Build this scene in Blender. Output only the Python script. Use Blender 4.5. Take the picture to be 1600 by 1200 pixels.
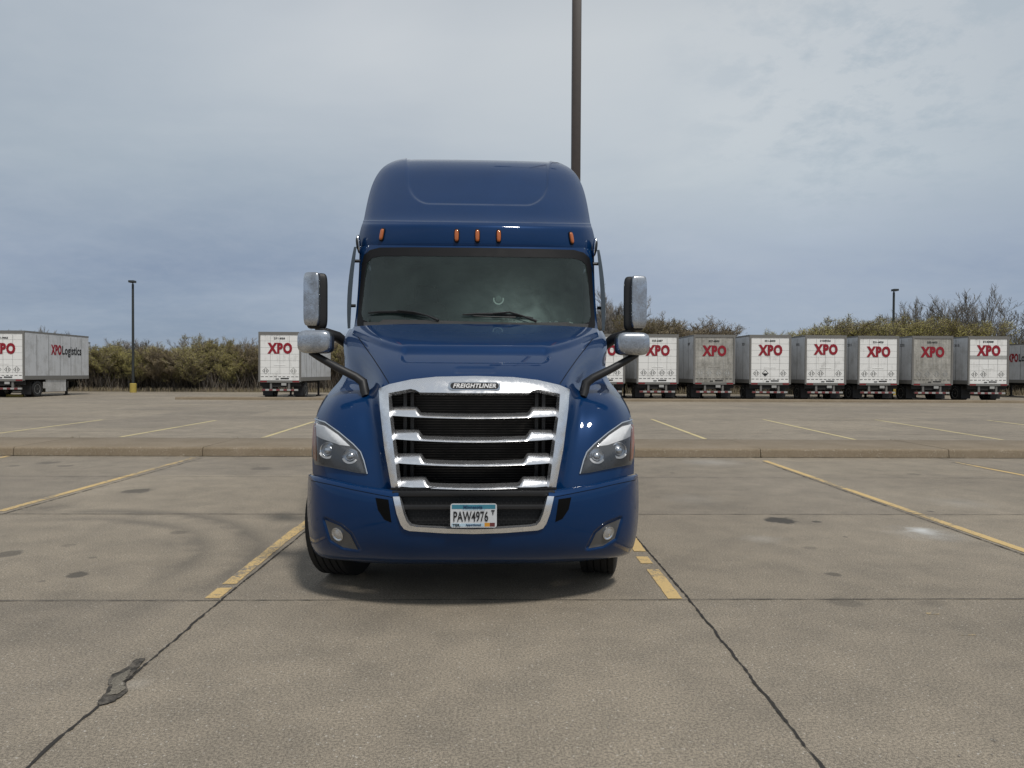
import bpy, bmesh, math, random
import numpy as np
from mathutils import Vector, Matrix
from mathutils.bvhtree import BVHTree
from mathutils.geometry import delaunay_2d_cdt
R = math.radians
for o in list(bpy.data.objects): bpy.data.objects.remove(o)
scn = bpy.context.scene
col = scn.collection

# ------------------------------------------------------------------ camera
F = 1110.0                       # focal length in photo pixels (photo 1600 px wide)
CAMH = 1.65
cam = bpy.data.cameras.new('camera'); camo = bpy.data.objects.new('camera', cam); col.objects.link(camo)
cam.sensor_width = 36; cam.lens = 36*F/1600; cam.clip_start = .05; cam.clip_end = 3000
CM = Matrix.Rotation(-math.atan(24/F), 4, 'Z') @ Matrix.Rotation(R(90)-math.atan(17/F), 4, 'X') @ Matrix.Rotation(R(.29), 4, 'Z')
camo.matrix_world = Matrix.Translation((0, 0, CAMH)) @ CM
scn.camera = camo
C3 = CM.to_3x3()
def ray(px, py): return C3 @ Vector(((px-800)/F, (600-py)/F, -1))
def G(px, py, z=0):              # pixel -> point on the level z
    d = ray(px, py); t = (z-CAMH)/d.z
    return Vector((d.x*t, d.y*t, z))
def AT(px, D):                   # lateral position of a column of the picture at distance D
    d = ray(px, 583); return d.x/d.y*D

# ------------------------------------------------------------------ render / exposure
scn.render.engine = 'CYCLES'
scn.view_settings.view_transform = 'Standard'; scn.view_settings.look = 'None'
scn.view_settings.exposure = 0; scn.view_settings.gamma = 1
scn.render.resolution_x = 1024; scn.render.resolution_y = 768

# ------------------------------------------------------------------ sun and sky
SUN_EL, SUN_AZ = R(57), R(28)    # azimuth measured from the view's back towards the right
sd = Vector((math.sin(SUN_AZ)*math.cos(SUN_EL), -math.cos(SUN_AZ)*math.cos(SUN_EL), math.sin(SUN_EL)))
sun = bpy.data.lights.new('sun', 'SUN'); sun.energy = 2.4; sun.angle = R(7); sun.color = (1, .955, .89)
suno = bpy.data.objects.new('sun', sun); col.objects.link(suno)
suno.rotation_euler = sd.to_track_quat('Z', 'Y').to_euler(); suno.location = (10, -10, 30)
world = bpy.data.worlds.new("World"); scn.world = world; world.use_nodes = True
nt = world.node_tree; nt.nodes.clear()
def nn(t, typ, **kw):
    n = t.nodes.new(typ)
    for k, v in kw.items(): setattr(n, k, v)
    return n
def ln(t, a, b): t.links.new(a, b)
out = nn(nt, 'ShaderNodeOutputWorld')
sky = nn(nt, 'ShaderNodeTexSky', sky_type='NISHITA'); sky.sun_disc = False; sky.sun_elevation = SUN_EL; sky.sun_rotation = math.atan2(sd.x, sd.y)
bg1 = nn(nt, 'ShaderNodeBackground'); bg1.inputs['Strength'].default_value = .09; ln(nt, sky.outputs[0], bg1.inputs['Color'])
tc = nn(nt, 'ShaderNodeTexCoord'); sp = nn(nt, 'ShaderNodeSeparateXYZ'); ln(nt, tc.outputs['Generated'], sp.inputs[0])
def mth(t, op, a, b=None, c=None, clamp=False):
    n = nn(t, 'ShaderNodeMath', operation=op); n.use_clamp = clamp
    for i, v in enumerate((a, b, c)):
        if v is None: continue
        if isinstance(v, (int, float)): n.inputs[i].default_value = v
        else: ln(t, v, n.inputs[i])
    return n.outputs[0]
def noise(t, vec, scale, detail=4, rough=.5, dist=0):
    n = nn(t, 'ShaderNodeTexNoise'); n.inputs['Scale'].default_value = scale; n.inputs['Detail'].default_value = detail
    n.inputs['Roughness'].default_value = rough; n.inputs['Distortion'].default_value = dist
    if vec is not None: ln(t, vec, n.inputs['Vector'])
    return n.outputs[0]
def ramp(t, fac, stops, mode='LINEAR'):
    n = nn(t, 'ShaderNodeValToRGB'); n.color_ramp.interpolation = mode
    e = n.color_ramp.elements
    while len(e) < len(stops): e.new(.5)
    for i, (p, c) in enumerate(stops):
        e[i].position = p; e[i].color = (*c, 1) if len(c) == 3 else c
    ln(t, fac, n.inputs[0]); return n.outputs[0]
def mixc(t, fac, a, b, mode='MIX'):
    n = nn(t, 'ShaderNodeMix', data_type='RGBA', blend_type=mode)
    if isinstance(fac, (int, float)): n.inputs[0].default_value = fac
    else: ln(t, fac, n.inputs[0])
    for i, v in ((6, a), (7, b)):
        if isinstance(v, tuple): n.inputs[i].default_value = (*v, 1)
        else: ln(t, v, n.inputs[i])
    return n.outputs[2]
zc = mth(nt, 'MAXIMUM', sp.outputs['Z'], 0.0)
den = mth(nt, 'ADD', zc, .22)
cx = mth(nt, 'DIVIDE', sp.outputs['X'], den); cy = mth(nt, 'DIVIDE', sp.outputs['Y'], den)
cb = nn(nt, 'ShaderNodeCombineXYZ'); ln(nt, cx, cb.inputs[0]); ln(nt, cy, cb.inputs[1]); cb.inputs[2].default_value = 3.3
mp = nn(nt, 'ShaderNodeMapping'); ln(nt, cb.outputs[0], mp.inputs[0]); mp.inputs['Rotation'].default_value = (0, 0, .5); mp.inputs['Scale'].default_value = (.55, 1.0, 1)
n1 = noise(nt, mp.outputs[0], 1.1, 5, .5, .3)
n2 = noise(nt, cb.outputs[0], 8.0, 8, .66, .12)
elev = ramp(nt, zc, [(0, (.345, .40, .47)), (.05, (.305, .365, .455)), (.13, (.29, .345, .44)), (.25, (.43, .48, .525)), (.42, (.49, .53, .565)), (.62, (.40, .435, .475)), (1, (.36, .39, .43))])
c1 = mixc(nt, mth(nt, 'MULTIPLY_ADD', n1, 4.2, -1.75, clamp=True), (.86, .885, .92), (1.08, 1.07, 1.055))
cc = mixc(nt, 1.0, elev, c1, 'MULTIPLY')
for (qx, qy, kk, cc_) in ((1060, 270, 2.6, (1.22, 1.19, 1.15)), (1480, 330, 2.8, (1.12, 1.11, 1.09)), (230, 330, 2.4, (.90, .925, .95)), (560, 60, 2.6, (1.06, 1.05, 1.05))):
    v_ = nn(nt, 'ShaderNodeVectorMath', operation='DISTANCE'); ln(nt, tc.outputs['Generated'], v_.inputs[0]); v_.inputs[1].default_value = tuple(ray(qx, qy).normalized())
    f_ = mth(nt, 'MULTIPLY', mth(nt, 'MULTIPLY_ADD', mth(nt, 'ADD', v_.outputs['Value'], mth(nt, 'MULTIPLY_ADD', n1, .5, -.25)), -kk, 1.0, clamp=True), 1.3, clamp=True)
    cc = mixc(nt, f_, cc, mixc(nt, 1.0, cc, cc_, 'MULTIPLY'))
# the wispy blue break high on the right of the picture
brk = nn(nt, 'ShaderNodeVectorMath', operation='DISTANCE'); ln(nt, tc.outputs['Generated'], brk.inputs[0]); brk.inputs[1].default_value = tuple(ray(1370, 110).normalized())
bm_ = mth(nt, 'MULTIPLY_ADD', brk.outputs['Value'], -3.6, 1.0, clamp=True)
bmk = mth(nt, 'MULTIPLY', bm_, mth(nt, 'MULTIPLY_ADD', n2, 6, -2.75, clamp=True), clamp=True)
cc = mixc(nt, mth(nt, 'MULTIPLY', bmk, .55), cc, (.30, .385, .455))
cc = mixc(nt, mth(nt, 'MULTIPLY', mth(nt, 'MULTIPLY_ADD', n2, 3, -1.2, clamp=True), .10), cc, (.56, .59, .63))
bg2 = nn(nt, 'ShaderNodeBackground'); ln(nt, cc, bg2.inputs['Color']); bg2.inputs['Strength'].default_value = 1.07
mx = nn(nt, 'ShaderNodeMixShader'); mx.inputs[0].default_value = .93
ln(nt, bg1.outputs[0], mx.inputs[1]); ln(nt, bg2.outputs[0], mx.inputs[2]); ln(nt, mx.outputs[0], out.inputs[0])

# ------------------------------------------------------------------ materials
def mat(name, base=(.5, .5, .5), rough=.5, metal=0, coat=0, spec=.5, fn=None, coat_rough=.03):
    m = bpy.data.materials.new(name); m.use_nodes = True
    t = m.node_tree; b = t.nodes['Principled BSDF']
    b.inputs['Base Color'].default_value = (*base, 1); b.inputs['Roughness'].default_value = rough
    b.inputs['Metallic'].default_value = metal; b.inputs['Coat Weight'].default_value = coat
    b.inputs['Coat Roughness'].default_value = coat_rough
    b.inputs['Specular IOR Level'].default_value = spec
    if fn: fn(t, b)
    else:                        # every surface gets a little wear
        tcn = nn(t, 'ShaderNodeTexCoord')
        nz = noise(t, tcn.outputs['Object'], 9, 5, .6)
        ln(t, mixc(t, mth(t, 'MULTIPLY_ADD', nz, 1.6, -.45, clamp=True), tuple(c*.82 for c in base), tuple(min(1, c*1.1) for c in base)), b.inputs['Base Color'])
        ln(t, mth(t, 'MULTIPLY_ADD', nz, .2, rough-.1, clamp=True), b.inputs['Roughness'])
    return m
def bump(t, b, h, strength=.3, dist=.01):
    n = nn(t, 'ShaderNodeBump'); n.inputs['Strength'].default_value = strength; n.inputs['Distance'].default_value = dist
    ln(t, h, n.inputs['Height']); ln(t, n.outputs[0], b.inputs['Normal'])
def objc(t): return nn(t, 'ShaderNodeTexCoord').outputs['Object']
def spots(t, vec, scale, lo, hi):
    v = nn(t, 'ShaderNodeTexVoronoi'); v.inputs['Scale'].default_value = scale; ln(t, vec, v.inputs['Vector'])
    n = nn(t, 'ShaderNodeMapRange'); n.inputs['From Min'].default_value = lo; n.inputs['From Max'].default_value = hi
    n.inputs['To Min'].default_value = 1; n.inputs['To Max'].default_value = 0
    ln(t, v.outputs['Distance'], n.inputs[0]); return n.outputs[0]
def f_paint(t, b):
    o = objc(t)
    d = noise(t, o, 2.2, 5, .6)
    base = mixc(t, mth(t, 'MULTIPLY_ADD', d, 1.4, -.4, clamp=True), (.0010, .025, .092), (.0022, .031, .112))
    bugs = spots(t, o, 26, .03, .045)
    gate = mth(t, 'GREATER_THAN', noise(t, o, 7, 2), .53)
    bg = mth(t, 'MULTIPLY', bugs, gate)
    ln(t, mixc(t, mth(t, 'MULTIPLY', bg, .28), base, (.24, .27, .32)), b.inputs['Base Color'])
    ln(t, mth(t, 'MULTIPLY_ADD', d, .1, .35), b.inputs['Roughness'])
    cr = mth(t, 'MULTIPLY_ADD', bg, .4, mth(t, 'MULTIPLY_ADD', noise(t, o, 6, 6, .7), .07, .0), clamp=True)
    ln(t, cr, b.inputs['Coat Roughness'])
    b.inputs['Metallic'].default_value = .15; b.inputs['Specular IOR Level'].default_value = .05; b.inputs['Coat Weight'].default_value = 1; b.inputs['Coat IOR'].default_value = 1.36
M_paint = mat('blue_paint', fn=f_paint)
def f_chrome(t, b):
    o = objc(t)
    d = noise(t, o, 55, 6, .75); e = noise(t, o, 12, 4, .6)
    s = mth(t, 'MULTIPLY_ADD', mth(t, 'ADD', d, e), 1.3, -1.05, clamp=True)
    ln(t, mixc(t, s, (.90, .91, .93), (.58, .59, .60)), b.inputs['Base Color'])
    ln(t, mth(t, 'MULTIPLY_ADD', s, .35, .16), b.inputs['Roughness']); b.inputs['Metallic'].default_value = .92
    bump(t, b, d, .05, .001)
M_chrome = mat('dirty_chrome', fn=f_chrome)
def f_mir(t, b):
    o = objc(t); d = noise(t, o, 60, 6, .8); e = noise(t, o, 9, 4, .6)
    s = mth(t, 'MULTIPLY_ADD', mth(t, 'ADD', d, e), 2.0, -1.5, clamp=True)
    ln(t, mixc(t, s, (.62, .65, .69), (.27, .28, .30)), b.inputs['Base Color']); ln(t, mth(t, 'MULTIPLY_ADD', s, .25, .16), b.inputs['Roughness']); b.inputs['Metallic'].default_value = .95
M_mir = mat('mottled_mirror_chrome', fn=f_mir)
M_chromec = mat('bright_chrome', (.78, .80, .82), .14, 1)
def f_clear(t, b):
    o = [n for n in t.nodes if n.type == 'OUTPUT_MATERIAL'][0]
    fr = nn(t, 'ShaderNodeFresnel'); fr.inputs[0].default_value = 1.5
    tr = nn(t, 'ShaderNodeBsdfTransparent'); tr.inputs[0].default_value = (.98, .985, .99, 1); gl = nn(t, 'ShaderNodeBsdfGlossy'); gl.inputs['Roughness'].default_value = .03
    m1 = nn(t, 'ShaderNodeMixShader'); ln(t, mth(t, 'MULTIPLY', fr.outputs[0], .8, clamp=True), m1.inputs[0]); ln(t, tr.outputs[0], m1.inputs[1]); ln(t, gl.outputs[0], m1.inputs[2]); ln(t, m1.outputs[0], o.inputs[0])
M_black = mat('black_plastic', (.012, .012, .013), .5)
M_blackg = mat('black_trim', (.008, .008, .009), .65, spec=.2)
M_void = mat('engine_bay_black', (.004, .004, .004), .9, spec=.1)
M_rub = mat('tyre_rubber', (.014, .014, .014), .75)
M_rim = mat('steel_rim', (.42, .42, .41), .45, .6)
M_cowl = mat('cowl_plastic', (.045, .043, .042), .5)
M_lamph = mat('lamp_housing', (.085, .088, .093), .3, 0, .6)
M_lampw = mat('lamp_reflector', (.95, .96, .97), .4, .1)
M_lens = mat('lamp_lens', (.62, .65, .69), .16, .8, .8)
M_clear = mat('clear_cover', fn=f_clear)
M_amber = mat('amber_lens', (.50, .125, .02), .25, 0, .8)
M_ambd = mat('amber_side_lens', (.30, .11, .06), .3, 0, .6)
M_red = mat('red_lens', (.22, .012, .015), .3, 0, .5)
M_int = mat('cab_trim', (.03, .036, .035), .8)
M_curt = mat('cab_curtain', (.10, .13, .122), .9)
M_paper = mat('white_paper', (.75, .8, .78), .7)
M_txtk = mat('black_lettering', (.012, .012, .014), .5)
M_txtr = mat('red_lettering', (.29, .006, .018), .45)
M_txtw = mat('white_lettering', (.82, .82, .82), .4)
M_platebl = mat('plate_blue', (.05, .22, .30), .4)
M_plateb2 = mat('plate_pale_blue', (.42, .56, .66), .4)
M_platew = mat('plate_white', (.62, .64, .66), .4)
M_sor = mat('orange_sticker', (.6, .28, .03), .5)
M_smr = mat('maroon_sticker', (.13, .03, .03), .5)
M_navy = mat('navy_lettering', (.01, .05, .13), .5)
M_steel = mat('dark_steel', (.03, .03, .03), .6, .3)
def f_fin(t, b):
    o = objc(t); s = nn(t, 'ShaderNodeSeparateXYZ'); ln(t, o, s.inputs[0])
    w = mth(t, 'FRACT', mth(t, 'MULTIPLY', s.outputs['Z'], 55))
    g = mth(t, 'MULTIPLY', mth(t, 'GREATER_THAN', w, .6), noise(t, o, 9, 3))
    ln(t, mixc(t, g, (.003, .003, .003), (.06, .055, .05)), b.inputs['Base Color']); b.inputs['Roughness'].default_value = .6
    bump(t, b, w, .6, .008)
M_fin = mat('radiator_fins', fn=f_fin, spec=.2)
def f_mesh(t, b):
    o = objc(t); s = nn(t, 'ShaderNodeSeparateXYZ'); ln(t, o, s.inputs[0])
    c = nn(t, 'ShaderNodeCombineXYZ'); ln(t, s.outputs['X'], c.inputs[0]); ln(t, s.outputs['Z'], c.inputs[1])
    br = nn(t, 'ShaderNodeTexBrick'); ln(t, c.outputs[0], br.inputs['Vector']); br.inputs['Scale'].default_value = 1
    br.inputs['Brick Width'].default_value = .034; br.inputs['Row Height'].default_value = .021; br.inputs['Mortar Size'].default_value = .0032
    br.inputs['Color1'].default_value = (.002, .002, .002, 1); br.inputs['Color2'].default_value = (.004, .004, .004, 1); br.inputs['Mortar'].default_value = (.014, .014, .014, 1)
    ln(t, br.outputs['Color'], b.inputs['Base Color']); b.inputs['Roughness'].default_value = .45
    bump(t, b, br.outputs['Fac'], .8, .01)
M_mesh = mat('grille_mesh', fn=f_mesh, spec=.3)
def f_glass(t, b):
    for n in list(t.nodes):
        if n.type != 'OUTPUT_MATERIAL': t.nodes.remove(n)
    o = t.nodes[0]; oc = objc(t)
    fr = nn(t, 'ShaderNodeFresnel'); fr.inputs[0].default_value = 1.55
    tr = nn(t, 'ShaderNodeBsdfTransparent'); tr.inputs[0].default_value = (.60, .70, .66, 1)
    gl = nn(t, 'ShaderNodeBsdfGlossy'); gl.inputs['Roughness'].default_value = .05; gl.inputs[0].default_value = (.9, .95, .95, 1)
    m1 = nn(t, 'ShaderNodeMixShader'); ln(t, mth(t, 'MULTIPLY', fr.outputs[0], .72), m1.inputs[0]); ln(t, tr.outputs[0], m1.inputs[1]); ln(t, gl.outputs[0], m1.inputs[2])
    df = nn(t, 'ShaderNodeBsdfDiffuse'); df.inputs[0].default_value = (.42, .58, .53, 1)
    g = mth(t, 'GREATER_THAN', noise(t, oc, 4, 2), .52)
    mk = mth(t, 'MULTIPLY', mth(t, 'MULTIPLY', spots(t, oc, 19, .03, .06), g), .32)
    s2 = nn(t, 'ShaderNodeSeparateXYZ'); ln(t, oc, s2.inputs[0])
    vd = nn(t, 'ShaderNodeVectorMath', operation='DISTANCE'); ln(t, oc, vd.inputs[0]); vd.inputs[1].default_value = (.42, 1.84, 2.14)
    hq = mth(t, 'MULTIPLY_ADD', vd.outputs['Value'], -1.0, 1.0, clamp=True)
    glare = mth(t, 'MULTIPLY', mth(t, 'POWER', hq, 3.0), mth(t, 'MULTIPLY_ADD', noise(t, oc, 5, 6, .65, .8), 1.5, -.25, clamp=True))  # pale sun glare painted into the glass, low on the right
    dust_glare = mth(t, 'ADD', mk, mth(t, 'MULTIPLY_ADD', glare, .42, mth(t, 'MULTIPLY', noise(t, oc, 2.2, 6, .7), .075)), clamp=True)
    m2 = nn(t, 'ShaderNodeMixShader'); ln(t, dust_glare, m2.inputs[0]); ln(t, m1.outputs[0], m2.inputs[1]); ln(t, df.outputs[0], m2.inputs[2])
    ln(t, m2.outputs[0], o.inputs[0])
M_glass = mat('windshield_glass', fn=f_glass)
M_dkglass = mat('dark_window', (.01, .013, .015), .06, 0, .5)
M_defl = mat('smoked_deflector', (.035, .05, .065), .35, 0)

# paving ------------------------------------------------------------
STAINS = [  # px, py, radius px, darkness (negative = pale)
    (1221, 813, 30, .62), (1275, 815, 9, .45), (215, 767, 25, .38), (119, 898, 20, .42), (15, 865, 24, .34), (280, 832, 17, .25),
    (1302, 897, 14, .34), (1455, 943, 34, .22), (75, 723, 20, .28), (102, 728, 14, .26), (408, 732, 20, .24), (1264, 856, 14, .2),
    (22, 728, 9, .25), (145, 871, 8, .22), (66, 908, 8, .25), (107, 852, 12, .18), (1428, 741, 13, .22), (1454, 799, 7, .35), (1051, 739, 5, .4),
    (1321, 839, 5, .35), (1553, 1157, 9, .2), (50, 798, 45, .16), (85, 792, 40, .2), (1441, 829, 32, -.75), (1450, 834, 70, -.22), (1190, 842, 40, -.14),
    (1110, 722, 60, -.18), (250, 880, 40, .1), (260, 850, 60, .08), (80, 944, 120, .12), (1320, 941, 30, .2), (210, 1070, 30, -.10), (560, 960, 120, .10), (1080, 780, 60, -.07), (1500, 786, 60, -.10)]
def concrete(t, b, tone, stains=True):
    o = objc(t)
    big = noise(t, o, .32, 5, .55, .4); med = noise(t, o, 2.1, 6, .65)
    fine = noise(t, o, 75, 3, .7); vf = noise(t, o, 230, 2, .6)
    a = mixc(t, mth(t, 'MULTIPLY_ADD', big, 2.4, -.7, clamp=True), tuple(c*.86 for c in tone), tuple(c*1.10 for c in tone))
    a = mixc(t, mth(t, 'MULTIPLY_ADD', med, 3.2, -1.25, clamp=True), a, mixc(t, 1, a, (.76, .77, .785), 'MULTIPLY'))
    st = mth(t, 'MULTIPLY_ADD', mth(t, 'ADD', fine, vf), 5.2, -4.7, clamp=True)
    a = mixc(t, st, mixc(t, 1, a, (.60, .60, .60), 'MULTIPLY'), mixc(t, 1, a, (1.32, 1.31, 1.29), 'MULTIPLY'))
    ag = mth(t, 'MULTIPLY', spots(t, o, 48, .16, .26), mth(t, 'GREATER_THAN', noise(t, o, 31, 2), .56))
    a = mixc(t, mth(t, 'MULTIPLY', ag, .6), a, (.60, .57, .51))
    pits = mth(t, 'MULTIPLY', spots(t, o, 37, .12, .2), mth(t, 'GREATER_THAN', noise(t, o, 19, 2), .6))
    a = mixc(t, mth(t, 'MULTIPLY', pits, .4), a, (.07, .065, .06))
    # streaks rubbed in by tyres turning into the bays
    for (cxx, cyy, rr, w, k) in ((-4.6, 6.0, 2.45, .19, .46), (-4.6, 6.0, 1.98, .16, .36), (3.2, 6.2, 1.7, .2, .12), (5.4, 3.4, 3.1, .2, .10)):
        d = nn(t, 'ShaderNodeVectorMath', operation='DISTANCE'); ln(t, o, d.inputs[0]); d.inputs[1].default_value = (cxx, cyy, 0)
        r1 = mth(t, 'ABSOLUTE', mth(t, 'SUBTRACT', mth(t, 'ADD', d.outputs['Value'], mth(t, 'MULTIPLY', med, .25)), rr+.12))
        sx_ = nn(t, 'ShaderNodeSeparateXYZ'); ln(t, o, sx_.inputs[0])
        fade = mth(t, 'MULTIPLY', mth(t, 'MULTIPLY_ADD', sx_.outputs['Y'], .8, -.8*cyy+.9, clamp=True), mth(t, 'MULTIPLY_ADD', sx_.outputs['X'], .8, -.8*cxx+.8, clamp=True))
        mk = mth(t, 'MULTIPLY', mth(t, 'MULTIPLY', mth(t, 'MULTIPLY_ADD', r1, -1/w, 1, clamp=True), fade), k)
        a = mixc(t, mk, a, (.07, .066, .06))
    # every slab was poured and has weathered a little differently
    sb = nn(t, 'ShaderNodeSeparateXYZ'); ln(t, o, sb.inputs[0])
    ix = mth(t, 'FLOOR', mth(t, 'MULTIPLY_ADD', sb.outputs['X'], 1/3.6, .62)); iy = mth(t, 'FLOOR', mth(t, 'MULTIPLY_ADD', sb.outputs['Y'], 1/3.12, -.66))
    cv = nn(t, 'ShaderNodeCombineXYZ'); ln(t, ix, cv.inputs[0]); ln(t, iy, cv.inputs[1])
    wn = nn(t, 'ShaderNodeTexWhiteNoise'); ln(t, cv.outputs[0], wn.inputs[0])
    a = mixc(t, wn.outputs['Value'], mixc(t, 1, a, (.90, .905, .92), 'MULTIPLY'), mixc(t, 1, a, (1.06, 1.055, 1.04), 'MULTIPLY'))
    if stains:
        wob = noise(t, o, 7, 4, .6)
        for px, py, rp, k in STAINS:
            p = G(px, py); rm = rp*p.y/F
            d = nn(t, 'ShaderNodeVectorMath', operation='DISTANCE'); ln(t, o, d.inputs[0]); d.inputs[1].default_value = tuple(p)
            soft = 3.5 if (rp < 31 and k > .17) else 1.1
            v = mth(t, 'MULTIPLY_ADD', mth(t, 'MULTIPLY_ADD', wob, rm*1.2, d.outputs['Value']), -soft/rm, soft*1.55, clamp=True)
            a = mixc(t, mth(t, 'MULTIPLY', v, min(.85, abs(k)*(1.6 if k > 0 else 1))), a, (.045, .043, .04) if k > 0 else (.62, .63, .62))
    ln(t, a, b.inputs['Base Color']); b.inputs['Roughness'].default_value = .85; b.inputs['Specular IOR Level'].default_value = .3
    bump(t, b, mth(t, 'ADD', fine, mth(t, 'MULTIPLY', vf, .6)), .3, .005)
M_conc = mat('worn_concrete', fn=lambda t, b: concrete(t, b, (.300, .259, .203)))
def f_kerb(t, b):
    o = objc(t); a = noise(t, o, 1.3, 5, .6); c = noise(t, o, 40, 4, .75); e = noise(t, o, 6, 5, .7)
    x = mixc(t, mth(t, 'MULTIPLY_ADD', a, 2.2, -.6, clamp=True), (.24, .19, .125), (.32, .26, .185))
    x = mixc(t, mth(t, 'MULTIPLY_ADD', c, 3, -1.1, clamp=True), mixc(t, 1, x, (.72, .7, .68), 'MULTIPLY'), x)
    x = mixc(t, mth(t, 'MULTIPLY', mth(t, 'MULTIPLY', mth(t, 'GREATER_THAN', c, .60), mth(t, 'GREATER_THAN', e, .53)), .5), x, (.5, .47, .4))
    ln(t, x, b.inputs['Base Color']); b.inputs['Roughness'].default_value = .9; bump(t, b, c, .7, .012)
M_kerb = mat('weathered_kerb', fn=f_kerb)
def worn(base, lo, under=(.2, .18, .15), sc=14):
    def f(t, b):
        o = objc(t); a = noise(t, o, sc, 6, .75); c = noise(t, o, 90, 3, .7); g = noise(t, o, .8, 3)
        k = mth(t, 'MULTIPLY_ADD', mth(t, 'ADD', mth(t, 'ADD', a, mth(t, 'MULTIPLY', c, .6)), mth(t, 'MULTIPLY', g, .8)), 7, lo, clamp=True)
        bb = mixc(t, c, tuple(v*.8 for v in base), tuple(min(1, v*1.15) for v in base))
        ln(t, mixc(t, k, under, bb), b.inputs['Base Color']); b.inputs['Roughness'].default_value = .75
        bump(t, b, c, .3, .004)
    return f
M_yel = mat('yellow_line_paint', fn=worn((.62, .44, .19), -7.25))
M_yelf = mat('pale_line_paint', fn=worn((.60, .50, .26), -6.4, (.25, .22, .18), 6))
M_yelg = mat('ghost_line_paint', fn=worn((.42, .35, .19), -9.4, (.275, .245, .20)))
M_crack = mat('joint_filler', (.035, .031, .027), .9)
def f_patch(t, b):
    o = objc(t); a = noise(t, o, 11, 6, .75); c = noise(t, o, 120, 3, .7)
    ln(t, mixc(t, mth(t, 'MULTIPLY_ADD', a, 5, -2.1, clamp=True), (.05, .045, .038), (.25, .22, .18)), b.inputs['Base Color']); b.inputs['Roughness'].default_value = .9
    bump(t, b, mth(t, 'ADD', a, c), 1, .02)
M_patch = mat('broken_patch', fn=f_patch)
def f_soil(t, b):
    o = objc(t); a = noise(t, o, .4, 6, .65); c = noise(t, o, 11, 5, .7)
    x = mixc(t, mth(t, 'MULTIPLY_ADD', a, 2, -.5, clamp=True), (.09, .075, .045), (.15, .13, .075))
    ln(t, mixc(t, c, mixc(t, 1, x, (.6, .6, .6), 'MULTIPLY'), x), b.inputs['Base Color']); b.inputs['Roughness'].default_value = 1
M_soil = mat('dry_soil', fn=f_soil)

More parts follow.
